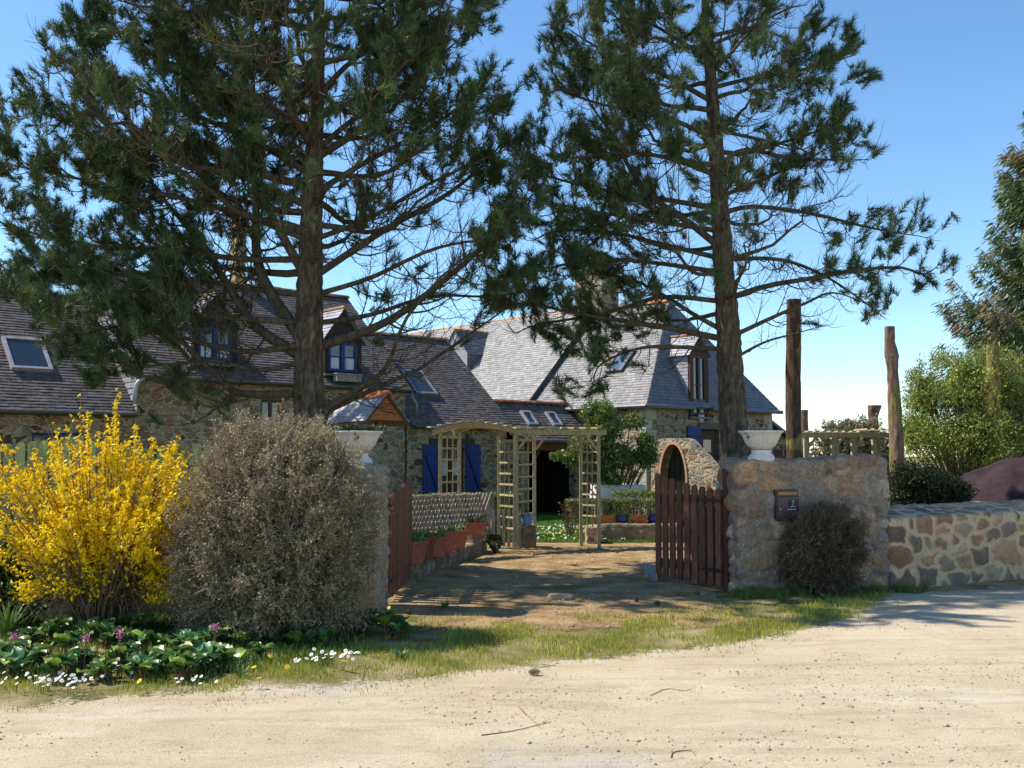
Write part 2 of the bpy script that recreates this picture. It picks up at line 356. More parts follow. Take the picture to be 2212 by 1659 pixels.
def edge_fade(m):
    t = m.node_tree; b = t.nodes['Principled BSDF']; o = t.nodes['Material Output']; a = t.nodes.new('ShaderNodeAttribute'); a.attribute_name = 'edge'; co = t.nodes.new('ShaderNodeTexCoord'); acc = a.outputs['Fac']
    for sc, am in ((3.0, 1.3), (30.0, .8)):
        n = t.nodes.new('ShaderNodeTexNoise'); n.inputs['Scale'].default_value = sc; n.inputs['Detail'].default_value = 6; n.inputs['Roughness'].default_value = .7; t.links.new(co.outputs['Object'], n.inputs['Vector'])
        k = t.nodes.new('ShaderNodeMath'); k.operation = 'MULTIPLY_ADD'; k.inputs[1].default_value = am; t.links.new(n.outputs['Fac'], k.inputs[0]); t.links.new(acc, k.inputs[2]); acc = k.outputs[0]
    mr = t.nodes.new('ShaderNodeMapRange'); mr.inputs['From Min'].default_value = 1.0; mr.inputs['From Max'].default_value = 1.14; t.links.new(acc, mr.inputs['Value'])
    tr = t.nodes.new('ShaderNodeBsdfTransparent'); mx = t.nodes.new('ShaderNodeMixShader'); t.links.new(mr.outputs[0], mx.inputs[0]); t.links.new(tr.outputs[0], mx.inputs[1]); t.links.new(b.outputs[0], mx.inputs[2]); t.links.new(mx.outputs[0], o.inputs[0]); return m
set_edge(ro, lambda V: (road_edge(V[:, 0])-V[:, 1])*1.1)
def drive_edge(c):
    left = np.interp(c[:, 1], [8, 10.5, 13, 17, 19], [-2.6, -1.9, -1.38, -.45, 0.0]); near = 9.35+.10*c[:, 0]
    e = np.minimum((c[:, 1]-near)*.8, (c[:, 0]-left)*2+.3); return np.where((c[:, 0] > 2.3), np.minimum(e, (c[:, 1]-11.9)*2), e)
def drive_keep(c): return drive_edge(c) > 0
def drive_z(V): return .004+.016*n2(V, 3, 21, 4)*np.clip((V[:, 1]-9.2)/1.2, 0, 1)
dr_s = sheet('driveway', np.arange(-3, 9, .06), np.arange(7.6, 18.8, .06), lambda c: (drive_edge(c) > -.9) & (c[:, 1] < 18.6), drive_z, M['drive'])
set_edge(dr_s, drive_edge)
sheet('lawn', np.arange(-3.5, 9, .25), np.arange(18.2, 31, .25), lambda c: c[:, 1] > 18.3+.15*n2(c, 2, 4), lambda V: .022+.01*n2(V, 2, 31, 2), M['lawn'])

# grass blades
def blades(xy, h, w, cols, lean=.5, z0=0.0):
    n = len(xy); a = rng.uniform(0, 2*math.pi, n); b = rng.uniform(0, 2*math.pi, n); h = np.broadcast_to(h, (n,))
    B = np.stack([xy[:, 0], xy[:, 1], np.full(n, z0)], 1); s = np.stack([np.cos(a), np.sin(a), 0*a], 1)*w/2
    l = np.stack([np.cos(b), np.sin(b), 0*b], 1)*(h*lean*rng.random(n))[:, None]
    m = B+l*.35; m[:, 2] += h*.6; t = B+l; t[:, 2] += h
    V = np.stack([B-s, B+s, m+s*.7, m-s*.7, t], 1).reshape(-1, 3); i = np.arange(n)[:, None]*5
    return V, i+np.array([[0, 1, 2, 3]]), i+np.array([[3, 2, 4]]), np.repeat(cols, 5, 0)
def grass_obj(name, xy, h, w, base, amt, label, z0=0.0, lean=.6):
    V, q, t, c = blades(xy, h, w, jcol(base, len(xy), amt), lean, z0)
    o = mesh_np(name, V, [q, t], M['grass'], col=c); tag(o, label, 'grass', kind='stuff'); return o
def scatter(n, x0, x1, y0, y1, keep):
    xy = np.stack([rng.uniform(x0, x1, n), rng.uniform(y0, y1, n)], 1); p = np.hstack([xy, np.zeros((n, 1))]); return xy[rng.random(n) < keep(p)]
def verge_density(p):
    e = road_edge(p[:, 0]); d = p[:, 1]-e
    near = np.clip((d+.25)/.5, 0, 1); far = np.clip((e+np.interp(p[:, 0], [-6, -2, 0, 2.5, 5], [4, 3.2, 2.6, 1.9, .7])-p[:, 1])/.9, 0, 1)
    nn = n2(p, 2.4, 41, 4); return near*far*np.clip((nn-.40)*5, .03, 1)
gxy = scatter(230000, -6.5, 5.2, 5.6, 12, verge_density)
grass_obj('grass', gxy, rng.uniform(.02, .05, len(gxy)), .006, (.36, .38, .06), .35, 'short sunlit yellow-green grass of the verge between the road and the gate', .004)
def drive_gd(p): return np.clip((n2(p, 1.3, 47, 4)-.52)*5, 0, 1)*(p[:, 0] > np.interp(p[:, 1], [10, 13, 17], [-1.8, -1.3, -.4]))*.5
gxy = scatter(50000, -2.2, 5.5, 9.5, 18.3, drive_gd)
grass_obj('grass', gxy, rng.uniform(.012, .03, len(gxy)), .006, (.22, .27, .06), .35, 'thin patchy grass and moss growing on the driveway', .008)
gxy = scatter(60000, -1.2, 5, 18.35, 26, lambda p: np.ones(len(p)))
grass_obj('grass', gxy, rng.uniform(.03, .07, len(gxy)), .012, (.13, .27, .04), .3, 'bright green lawn grass behind the wooden arbour', .022)
def road_tufts(p): return (n2(p, 1.7, 53, 4) > .56)*np.clip(1-(road_edge(p[:, 0])-p[:, 1])/2.2, 0, 1)*(p[:, 1] < road_edge(p[:, 0]))*.6
gxy = scatter(60000, -5, 5, 4.6, 10, road_tufts)
grass_obj('grass', gxy, rng.uniform(.012, .03, len(gxy)), .005, (.30, .30, .10), .35, 'sparse tufts of dry grass along the sandy road edge', .012)
# daisies, dandelions
def daisies(name, label, cat, xy, h, r, petal, centre, kind='stuff', z0=0.02):
    parts = []; n = len(xy); k = 8
    c = np.stack([xy[:, 0], xy[:, 1], z0+h*np.ones(n)], 1); a = np.arange(k)*2*math.pi/k
    tilt = rand_unit(n)*.55+[-.1, -.55, 1.0]; nn = unit(tilt); u = unit(np.cross(nn, rand_unit(n))); w = np.cross(nn, u)
    ring = c[:, None, :]+(u[:, None, :]*np.cos(a)[None, :, None]+w[:, None, :]*np.sin(a)[None, :, None])*r
    parts.append((ring.reshape(-1, 3), np.arange(n*k).reshape(n, k), np.array(petal)))
    ring = c[:, None, :]+nn[:, None, :]*.003+(u[:, None, :]*np.cos(a)[None, :, None]+w[:, None, :]*np.sin(a)[None, :, None])*r*.33
    parts.append((ring.reshape(-1, 3), np.arange(n*k).reshape(n, k), np.array(centre)))
    st = np.stack([c-[0, 0, .002], c*[1, 1, 0]+[0, 0, z0*.5]], 1); V, Fq = batch_tubes(st, np.full((n, 2), .0015)); parts.append((V, Fq, np.array((.12, .2, .04))))
    V, Fs, Cc = merge(parts); o = mesh_np(name, V, Fs, M['petal'], col=Cc); tag(o, label, cat, kind=kind); return o
def blobpx(u0, u1, v0, v1, n):
    return np.array([G(rng.normal((u0+u1)/2, (u1-u0)/4), rng.normal((v0+v1)/2, (v1-v0)/4))[:2] for _ in range(n)])
daisies('daisies', 'white daisies flowering at the foot of the grey-leaved shrub', 'daisies', np.vstack([blobpx(670, 780, 1432, 1456, 22), blobpx(620, 700, 1450, 1466, 7)]), rng.uniform(.07, .11, 29), .016, (.85, .85, .85), (.7, .5, .05))
daisies('daisies', 'white daisies lying over the grass below the yellow shrub', 'daisies', np.vstack([blobpx(10, 260, 1478, 1505, 55), blobpx(230, 320, 1460, 1478, 12), blobpx(330, 440, 1486, 1500, 9)]), rng.uniform(.04, .08, 76), .013, (.85, .85, .87), (.7, .5, .05))
xy = scatter(200, 0.2, 2.2, 18.5, 22.5, lambda p: np.ones(len(p))); daisies('daisies', 'tiny white daisies dotting the lawn behind the arbour', 'daisies', xy, .06, .017, (.85, .85, .85), (.7, .5, .05))
xy = scatter(26, 0.2, 2.2, 18.5, 22, lambda p: np.ones(len(p))); daisies('dandelions', 'yellow dandelions on the lawn behind the arbour', 'dandelions', xy, .06, .024, (.85, .6, .02), (.85, .5, .02))
xy = np.array([G(u, v)[:2] for u, v in [(583, 1440), (548, 1465), (620, 1465), (300, 1497), (840, 1330), (742, 1452), (560, 1490)]]); daisies('dandelions', 'few yellow dandelions in the verge grass by the leathery-leaved plants', 'dandelions', xy, .06, .02, (.85, .6, .02), (.85, .5, .02))

# pebbles / litter
def pebbles(name, label, xy, s, base, z0=.012, amt=.3):
    n = len(xy); o = np.array([[1, 0, 0], [-1, 0, 0], [0, 1, 0], [0, -1, 0], [0, 0, .7], [0, 0, -.7]])
    V = o[None]*(s[:, None, None]*rng.uniform(.6, 1.3, (n, 6, 1))); a = rng.uniform(0, 6.3, n); co, si = np.cos(a)[:, None], np.sin(a)[:, None]
    V = np.stack([V[..., 0]*co-V[..., 1]*si, V[..., 0]*si+V[..., 1]*co, V[..., 2]], -1)
    q3 = np.stack([xy[:, 0], xy[:, 1], 0*s], 1); zs_ = (road_z if z0 > .02 else drive_z)(q3)
    V = V+np.stack([xy[:, 0], xy[:, 1], zs_+s*.15], 1)[:, None]
    f = np.array([[0, 2, 4], [2, 1, 4], [1, 3, 4], [3, 0, 4], [2, 0, 5], [1, 2, 5], [3, 1, 5], [0, 3, 5]])
    Fq = (np.arange(n)[:, None, None]*6+f[None]).reshape(-1, 3)
    ob = mesh_np(name, V.reshape(-1, 3), Fq, M['pebble'], col=jcol(base, n, amt, 6)); tag(ob, label, 'gravel', kind='stuff'); return ob
xy = scatter(70000, -6, 9, 4.4, 13, lambda p: (p[:, 1] < road_edge(p[:, 0]))*np.clip((n2(p*[.5, 1, 1], 1.8, 61, 4)-.45)*6, .03, 1))
pebbles('gravel', 'fine grey and cream gravel loose on the sandy road', xy, rng.gamma(1.3, .0022, len(xy))+.0015, (.32, .27, .21), .022)
xy = scatter(9000, -2, 6, 9, 18, lambda p: np.full(len(p), .7)*drive_keep(p))
pebbles('gravel', 'small stones and crumbs scattered over the shaded driveway', xy, rng.gamma(2, .003, len(xy))+.002, (.36, .28, .18), .012)
def litter(name, label, xy, L, w, base, z0=.02):
    n = len(xy); a = rng.uniform(0, 6.3, n); d = np.stack([np.cos(a), np.sin(a), rng.uniform(-.05, .15, n)], 1)*L[:, None]; s = np.stack([-np.sin(a), np.cos(a), 0*a], 1)*w
    c = np.stack([xy[:, 0], xy[:, 1], 0*a], 1); c[:, 2] = (road_z if z0 > .02 else drive_z)(c)+.003; V = np.stack([c-s, c+s, c+d+s*.3], 1).reshape(-1, 3)
    o = mesh_np(name, V, np.arange(3*n).reshape(n, 3), M['twig'], col=jcol(base, n, .4, 3)); tag(o, label, 'pine litter', kind='stuff')
xy = scatter(16000, -2.2, 5, 8.6, 18, lambda p: .75*drive_keep(p))
litter('needle_litter', 'brown fallen pine needles spread over the driveway', xy, rng.uniform(.04, .1, len(xy)), .0022, (.33, .20, .10), .012)
xy = scatter(3500, -5, 6, 4.6, 11, lambda p: (p[:, 1] < road_edge(p[:, 0]))*np.clip((n2(p, .9, 71, 2)-.35)*3, .1, 1))
litter('needle_litter', 'stray brown pine needles on the sandy road', xy, rng.uniform(.04, .11, len(xy)), .0016, (.36, .25, .15), .026)
def twig(label, px, r=.003):
    pts = [G(u, v)+[0, 0, float(road_z(G(u, v)[None])[0])+.004] for u, v in px]; mb = MB(); mb.tube(catmull(pts, 9), np.linspace(r, r*.4, 9), 5, (.22, .14, .09))
    tag(mb.build('twig', M['twig'], world=True), label, 'twig')
twig('curved brown twig at the middle right of the sandy road', [(1405, 1514), (1440, 1500), (1475, 1503), (1495, 1498)])
twig('pale bent twig on the sand below the middle', [(1135, 1555), (1120, 1540), (1130, 1548), (1170, 1586)])
twig('long straight twig lying flat on the sand', [(1040, 1600), (1110, 1590), (1190, 1572)], .0035)
twig('looped thin twig near the bottom right of the road', [(1450, 1652), (1455, 1640), (1490, 1637), (1500, 1645)], .004)

# ------------------------------------------------------------------ near stone walls (displaced mesh)
PAL = np.array([(.28, .18, .115), (.33, .235, .15), (.24, .19, .145), (.36, .215, .115), (.30, .225, .16), (.20, .13, .095), (.32, .255, .185), (.25, .20, .17)])
def stone_box(name, Lx, Ly, Lz, mat, parent, mortar=(.27, .21, .15), size=.22, mw=.05, disp=.03, pal=PAL, res=.014, seed=1, topfun=None, loc=(0, 0, 0), amt=1.0):
    rg = np.random.default_rng(seed)
    def face(o, u, v, nu, nv):
        a, b = np.meshgrid(np.linspace(0, 1, nu+1), np.linspace(0, 1, nv+1)); p = np.array(o)+a.ravel()[:, None]*np.array(u)+b.ravel()[:, None]*np.array(v)
        i = (np.arange(nu)[None, :]+(nu+1)*np.arange(nv)[:, None]).ravel(); return p, np.stack([i, i+1, i+2+nu, i+1+nu], 1)
    nx, ny, nz = [max(2, int(l/res)) for l in (Lx, Ly, Lz)]
    fs = [face((0, 0, 0), (Lx, 0, 0), (0, 0, Lz), nx, nz), face((Lx, 0, 0), (0, Ly, 0), (0, 0, Lz), ny, nz), face((Lx, Ly, 0), (-Lx, 0, 0), (0, 0, Lz), nx//2, nz//2),
          face((0, Ly, 0), (0, -Ly, 0), (0, 0, Lz), ny, nz), face((0, 0, Lz), (Lx, 0, 0), (0, Ly, 0), nx, ny)]
    V, Fl, off = [], [], 0
    for p, f in fs: V.append(p); Fl.append(f+off); off += len(p)
    V = np.concatenate(V); Fq = np.concatenate(Fl)
    # seeds by dart throwing on the surface, in a metric with stones wider than tall
    met = np.array([1/1.25, 1/1.25, 1.15]); cand = V[rg.integers(0, len(V), 2500)]*met; seeds = []; rad = []
    for c in cand:
        r = size*(.24+.75*rg.random()**1.5)
        if all(np.linalg.norm(c-s) > (r+q)*.62 for s, q in zip(seeds, rad)): seeds.append(c); rad.append(r)
    seeds = np.array(seeds); rad = np.array(rad); w = rad*.45
    Q = V*met+(np.stack([noise(V, 7, 1+seed, 2), noise(V, 7, 2+seed, 2), noise(V, 7, 3+seed, 2)], 1)-.5)*.09*size/.22
    f1 = np.full(len(V), 9.); f2 = f1.copy(); idx = np.zeros(len(V), int)
    for k, s in enumerate(seeds):
        d = Q-s; d = (np.abs(d)**5).sum(1)**(1/5)-w[k]
        m = d < f1; f2 = np.where(m, f1, np.minimum(f2, d)); idx = np.where(m, k, idx); f1 = np.where(m, d, f1)
    e = (f2-f1)/2; rnd = noise(V, 9, 8, 2); mask = np.clip((e-mw*.3*(0.6+.8*rnd))/(mw*.22), 0, 1); mask = mask*mask*(3-2*mask)
    cc = pal[rg.integers(0, len(pal), len(seeds))]*rg.uniform(.75, 1.25, (len(seeds), 1)); fl = noise(V, 13, 5, 4)[:, None]
    sc = cc[idx]*(.7+.6*fl); col = np.array(mortar)*(.8+.4*noise(V, 6, 6, 3))[:, None]*(1-mask[:, None])+sc*mask[:, None]
    bulge = rg.uniform(.35, 1, len(seeds))[idx]; h = disp*(mask*bulge*np.clip(.45+e/(size*.35), 0, 1.2))+.012*(noise(V, 22, 9, 3)-.5)*mask+.02*(noise(V, 2.5, 4, 2)-.5)*amt
    r = .05; inner = np.clip(V, [r, r, -9], [Lx-r, Ly-r, Lz-r]); dirn = unit(V-inner+1e-9)
    soft = np.minimum(np.linalg.norm(V-inner, axis=1), 9); rounded = inner+dirn*np.minimum(soft, r)[:, None]
    V = rounded+dirn*h[:, None]
    if topfun is not None: V[:, 2] += topfun(V)*np.clip(V[:, 2]/Lz, 0, 1)
    V = V+np.array(loc)
    return mesh_np(name, V, Fq, mat, parent, col=col, smooth=True, world=False)

PILR = np.array([2.60, 11.66, 0]); PDIR = math.atan2(.42, 1.92)
gp = thing('gate_wall', 'tall rough stone gate wall with a letterbox set in it, right of the drive', 'stone wall', PILR, PDIR)
stone_box('masonry', 1.95, .5, 1.53, M['stone'], gp, size=.31, seed=5, mw=.045, disp=.04, topfun=lambda V: -.0+.05*(V[:, 0]/1.95)+.015*np.sin(V[:, 0]*5))
# letterbox
lb = thing('letterbox', 'brown metal letterbox with brass slot and number plate built into the gate wall', 'letterbox', tuple(PILR+[math.cos(PDIR)*.47+math.sin(PDIR)*.022, math.sin(PDIR)*.47-math.cos(PDIR)*.022, 0]), PDIR)
mb = MB(); mb.box((.13, 0, 1.02), (.29, .05, .36), (.045, .03, .03)); mb.build('frame', M['plastic'], lb, bevel=.004)
mb = MB(); mb.box((.13, -.03, .985), (.25, .012, .26), (.10, .055, .05)); mb.build('door', M['plastic'], lb, bevel=.003)
mb = MB(); mb.box((.13, -.032, 1.155), (.24, .014, .04), (.30, .17, .06)); mb.build('slot_flap', M['metal'], lb, bevel=.003)
mb = MB(); mb.box((.19, -.042, 1.03), (.085, .008, .10), (.012, .02, .02)); npl = mb.build('number_plate', M['plastic'], lb)
mb = MB()
two = [(.178, 1.058), (.182, 1.069), (.192, 1.073), (.202, 1.066), (.202, 1.055), (.192, 1.04), (.178, 1.018), (.204, 1.018)]
mb.tube([(x, -.049, z) for x, z in two], .0035, 6, (.6, .6, .55)); mb.box((.19, -.048, 1.002), (.075, .004, .006), (.6, .62, .6)); mb.build('number', M['plastic'], npl)
mb = MB(); mb.box((.18, -.04, .972), (.11, .01, .008), (.6, .65, .65)); mb.build('nameplate', M['plastic'], lb)
mb = MB(); mb.tube([(.035, -.03, .975), (.035, -.045, .975)], .012, 10, (.5, .42, .28)); mb.build('lock', M['metal'], lb)
# low wall
PALW = np.array([(.36, .20, .115), (.31, .215, .14), (.39, .235, .135), (.27, .20, .15), (.38, .26, .165), (.21, .14, .105)])
lw = thing('low_wall', 'low new stone wall with wide cream mortar joints running beside the road', 'stone wall', (WALL0[0]-.03, WALL0[1]-.03, 0), math.atan2(WDIR[1], WDIR[0]))
stone_box('masonry', 7.0, .75, .84, M['stone2'], lw, mortar=(.58, .42, .25), size=.37, seed=29, mw=.065, disp=.032, pal=PALW, res=.016, topfun=lambda V: .09*V[:, 1]/.75+.012*V[:, 0], amt=.4)
# left gate pillar + wall under the fence
PILL = np.array([-1.98, 10.35, 0])
gl = thing('gate_pillar', 'rough stone gate pillar left of the drive, half hidden by the grey-leaved shrub', 'stone pillar', PILL, R(-4))
stone_box('masonry', .62, .55, 1.50, M['stone'], gl, mortar=(.30, .25, .18), size=.22, seed=9, mw=.05, disp=.03, res=.016, topfun=lambda V: 0*V[:, 0])
fw = thing('garden_wall', 'low old stone wall under the plank fence behind the yellow shrub', 'stone wall', (-9.3, 9.9, 0), R(3.5))
stone_box('masonry', 7.3, .42, .72, M['stone'], fw, mortar=(.34, .28, .2), size=.24, seed=12, mw=.05, disp=.03, res=.026)

# urns
def urn(loc, rz, label, k):
    t = thing('urn', label, 'urn', loc, rz, 'white fluted urns on the gate piers')
    prof = [(.0, .135), (.06, .137), (.11, .15), (.155, .18), (.185, .225), (.205, .27), (.222, .31), (.245, .335), (.262, .345), (.262, .36), (.24, .36), (.225, .33), (.0, .29)]
    fl = lambda i, a: (.035*(abs(math.cos(12*a))-.5) if 1 <= i <= 6 else (.012*math.cos(24*a) if i in (8, 9) else 0))
    mb = MB(); mb.lathe(prof, n=144, col=(.66, .61, .55), flute=fl); mb.build('bowl', M['urn'], t, smooth=True)
    prof = [(.0, 0), (.155, 0), (.158, .03), (.15, .05), (.135, .075), (.115, .09), (.112, .12), (.12, .135), (.0, .137)]
    mb = MB(); mb.lathe(prof, n=96, col=(.66, .62, .57), flute=lambda i, a: (.035*abs(math.cos(9*a)) if i in (3, 4) else 0)); mb.build('foot', M['urn'], t, smooth=True)
    mb = MB(); mb.lathe([(0, .325), (.12, .335), (.225, .325)], n=24, col=(.06, .045, .03)); mb.build('soil', M['bark'], t, smooth=True)
    return t
uR = PILR+np.array([.34, .22, 1.525]); urn(uR, .2, 'white fluted urn with brown chipped patches on the right gate wall', 0)
uL = PILL+np.array([.36, .22, 1.49]); urn(uL, 1.3, 'white fluted urn on the left gate pillar, half behind the shrub', 1)
def small_plant(name, label, cat, loc, n, rad, h, leafn, lsz, stemc, leafc, mat='leaf', droop=.3, loc0=None):
    t = thing(name, label, cat, loc)
    a = rng.uniform(0, 6.3, n); l = rng.uniform(.5, 1, n); st = []
    for i in range(n):
        d = np.array([math.cos(a[i]), math.sin(a[i]), 0]); K = np.linspace(0, 1, 4)[:, None]
        st.append(d*rad*l[i]*K+np.array([0, 0, 1.])*h*l[i]*(K-droop*K**2)+d*.1*rad)
    st = np.array(st); V, Fq = batch_tubes(st, np.full(st.shape[:2], .003)*np.linspace(1, .4, 4)); mesh_np('stems', V, Fq, M['twig'], t, col=jcol(stemc, n, .3, 12), world=False)
    if leafn:
        k = rng.integers(0, n, leafn*n); s = rng.uniform(.3, 1, leafn*n); i0 = np.minimum((s*3).astype(int), 2); f = (s*3-i0)[:, None]
        pc = st[k, i0]*(1-f)+st[k, i0+1]*f; V, Fq, cc = leaves(pc, rng.uniform(.6, 1.2, len(pc))*lsz, .55, jcol(leafc, len(pc), .35)); mesh_np('foliage', V, Fq, M[mat], t, col=cc, world=False)
    return t
small_plant('dry_plant', 'brown dead plant stalks filling the right urn', 'plant', uR+[0, 0, .32], 120, .22, .07, 8, .025, (.10, .06, .04), (.13, .08, .05), 'twigleaf')
small_plant('trailing_plant', 'green conifer-like plant growing in the left urn', 'plant', uL+[-.03, 0, .33], 90, .3, .12, 26, .035, (.09, .06, .03), (.05, .08, .03))

# ------------------------------------------------------------------ gates
def picket(mb, x, w, z0, z1, y=0, th=.028, col=(.13, .045, .025), n=5):
    pts = [(x-w/2, z0), (x+w/2, z0)]+[(x+w/2*math.cos(math.pi*i/n), z1-w/2+w/2*math.sin(math.pi*i/n)) for i in range(n+1)]
    mb.prism([(a, b) for a, b in pts], (0, y-th/2, 0), (1, 0, 0), (0, 0, 1), (0, th, 0), col)
def gate(name, label, hinge, free, n, top0, top1, gap=.05, sg=1):
    h = np.array(hinge); f = np.array(free); L = np.linalg.norm(f-h); rz = math.atan2(f[1]-h[1], f[0]-h[0])
    t = thing(name, label, 'gate', (h[0], h[1], 0), rz)
    for i in range(n):
        x = .05+(L-.1)*i/(n-1); s = x/L; mb = MB(); c = rng.uniform(.8, 1.25)
        picket(mb, x, .085, gap+rng.uniform(0, .01), top0+(top1-top0)*s**1.6, -.03*sg, col=(.155*c, .06*c, .034*c)); mb.build('picket', M['gatewood'], t)
    for z, nm in ((.24, 'rail'), ((top0+.02)-.16, 'rail')):
        mb = MB(); mb.box((L/2, .008*sg, z), (L, .045, .10), (.10, .035, .02)); mb.build(nm, M['gatewood'], t, bevel=.004)
    mb = MB(); mb.beam((.04, .045*sg, .30), (L-.05, .045*sg, top0-.2), .03, .07, (.09, .03, .02), up=(0, 1, 0)); mb.build('brace', M['gatewood'], t)
    for z in (.24, top0-.14):
        mb = MB(); mb.box((.16, -.052*sg, z), (.32, .008, .035), (.025, .025, .025)); mb.build('hinge', M['metal'], t)
    return t, L
gR, L = gate('picket_gate', 'open dark brown picket gate with sloping top beside the right gate wall', (2.50, 11.98), (1.86, 12.95), 9, 1.20, 1.38, sg=-1)
mb = MB(); mb.tube([(L, -.06, .86), (L+.05, -.07, .84), (L+.07, -.07, .78), (L+.03, -.06, .70)], .007, 6, (.03, .03, .03)); mb.build('latch', M['metal'], gR)
gL_, L = gate('picket_gate', 'open dark brown picket gate seen almost edge on beside the left gate pillar', (-1.36, 11.0), (-1.30, 12.72), 11, 1.17, 1.36)
mb = MB(); mb.box((2.55, 11.93, .72), (.10, .10, 1.44), (.09, .035, .025), rz=.2); tag(mb.build('gate_post', M['gatewood'], bevel=.006), 'dark brown wooden gate post against the right gate wall', 'post')
b = G(1408, 1256); e = G(1398, 1232)
mb = MB(); mb.beam((e[0], e[1]+.1, .05), (b[0]+.02, b[1]-.06, .05), .10, .10, (.27, .26, .24)); tag(mb.build('wooden_block', M['wood'], bevel=.006), 'grey timber block propping the free end of the right gate', 'block')
# bin
wb = thing('wheelie_bin', 'green wheeled rubbish bin with pale blue-green lid standing behind the right gate', 'bin', (2.62, 13.3, 0), .25)
mb = MB(); a0, a1, b0, b1 = .19, .24, .20, .27
vs = [(-a0, -b0, .06), (a0, -b0, .06), (a0, b0, .06), (-a0, b0, .06), (-a1, -b1, .93), (a1, -b1, .93), (a1, b1, .93), (-a1, b1, .93)]
mb.add(vs, [(0, 3, 2, 1), (4, 5, 6, 7), (0, 1, 5, 4), (1, 2, 6, 5), (2, 3, 7, 6), (3, 0, 4, 7)], (.01, .11, .075)); mb.box((0, 0, .92), (.54, .60, .04), (.01, .10, .07)); mb.build('body', M['plastic'], wb, bevel=.015)
mb = MB(); arc = [(-.30+.60*i/8, .945+.10*math.sin(math.pi*i/8)) for i in range(9)]
mb.prism([(-.30, .94)]+arc+[(.30, .94)], (-.26, 0, 0), (0, 1, 0), (0, 0, 1), (.52, 0, 0), (.10, .27, .30)); mb.build('lid', M['plastic'], wb)
for sx in (-.2, .2):
    mb = MB(); mb.tube([(sx-.02, .22, .1), (sx+.02, .22, .1)], .1, 16, (.02, .02, .02)); mb.build('wheel', M['plastic'], wb)
mb = MB(); mb.tube([(-.2, .3, .93), (-.2, .36, .95), (.2, .36, .95), (.2, .3, .93)], .015, 8, (.01, .1, .07)); mb.build('handle', M['plastic'], wb)
mp_ = P(1553, 1045, 13.0)
mb = MB(); mb.box((mp_[0], 13.0, .62), (.075, .05, 1.22), (.55, .58, .50)); mb.box((mp_[0], 13.0, 1.235), (.085, .06, .02), (.5, .5, .42)); tag(mb.build('marker_post', M['paint'], bevel=.004), 'slim pale marker post rising behind the right gate', 'post')

# ------------------------------------------------------------------ plank fence on the left wall
pf = thing('plank_fence', 'mossy green upright plank fence on the low wall behind the yellow shrub', 'fence', (-9.2, 10.05, .0), R(3.5))
npk = 62; bay = 0
for i in range(npk):
    x = .05+i*.118; bow = .10*abs(math.sin(math.pi*(x/1.85))); mb = MB(); c = rng.uniform(.75, 1.2)
    picket(mb, x, .092, .80, 1.66+bow, 0, .02, (.30*c, .31*c, .13*c)); mb.build('plank', M['wood'], pf)
for z in (.98, 1.45):
    mb = MB(); mb.box((3.6, .035, z), (7.3, .045, .08), (.16, .16, .08)); mb.build('rail', M['wood'], pf)
for x in (0.2, 1.9, 3.7, 5.5, 7.2):
    mb = MB(); mb.box((x, .10, .83), (.09, .09, 1.66), (.16, .15, .08)); mb.build('fence_post', M['wood'], pf)

# ------------------------------------------------------------------ retaining walls, pots
rw = thing('retaining_wall', 'low mossy retaining wall along the left edge of the drive', 'stone wall', (-1.28, 12.9, 0), math.atan2(3.9, .85))
stone_box('masonry', 3.3, .5, .20, M['stone'], rw, mortar=(.14, .12, .08), size=.2, seed=31, mw=.03, disp=.02, res=.03, loc=(0, .0, 0))
stone_box('end_block', .75, .55, .36, M['stone'], rw, mortar=(.20, .16, .11), size=.4, seed=33, mw=.02, disp=.02, res=.03, loc=(3.3, 0, 0))
rw2 = thing('retaining_wall', 'low rubble retaining wall carrying planters right of the arbour', 'stone wall', tuple(G(1296, 1172)*[1, 1, 0]), R(-1))
stone_box('masonry', 3.6, .45, .34, M['stone'], rw2, mortar=(.24, .20, .13), size=.3, seed=35, mw=.04, disp=.02, res=.03)
mbk = thing('stone_block', 'pale squared stone block at the foot of the right arbour trellis', 'stone block', tuple(G(1266, 1176)*[1, 1, 0]), 0)
stone_box('block', .25, .3, .33, M['stone2'], mbk, mortar=(.4, .34, .24), size=.3, seed=36, mw=.03, disp=.012, res=.025)
mbk = thing('stone_block', 'brown stone block at the foot of the middle arbour posts', 'stone block', tuple(G(1120, 1186)*[1, 1, 0]+[0.02, .1, 0]), 0)
stone_box('block', .27, .35, .40, M['stone'], mbk, mortar=(.2, .16, .1), size=.3, seed=37, mw=.03, disp=.012, res=.025)
def sq_pot(name, label, loc, rz, w, d, h, col, mat='terracotta', group=None, taper=.72):
    t = thing(name, label, 'planter', loc, rz, group); mb = MB(); k = taper
    a, b = w/2, d/2; vs = [(-a*k, -b*k, 0), (a*k, -b*k, 0), (a*k, b*k, 0), (-a*k, b*k, 0), (-a, -b, h*.86), (a, -b, h*.86), (a, b, h*.86), (-a, b, h*.86)]
    mb.add(vs, [(0, 3, 2, 1), (0, 1, 5, 4), (1, 2, 6, 5), (2, 3, 7, 6), (3, 0, 4, 7)], col); mb.build('body', M[mat], t, bevel=.008)
    mb = MB(); o = .012
    for (cx, cy, sx, sy) in ((0, -b, 2*a+2*o, .03), (0, b, 2*a+2*o, .03), (-a, 0, .03, 2*b-.03), (a, 0, .03, 2*b-.03)): mb.box((cx, cy, h*.93), (sx, sy, h*.14), col)
    mb.build('rim', M[mat], t, bevel=.004)
    mb = MB(); mb.box((0, 0, h*.86), (2*a-.02, 2*b-.02, .02), (.05, .035, .02)); mb.build('soil', M['bark'], t)
    return t
wl = math.atan2(3.9, .85); wdir = np.array([math.cos(wl), math.sin(wl)])
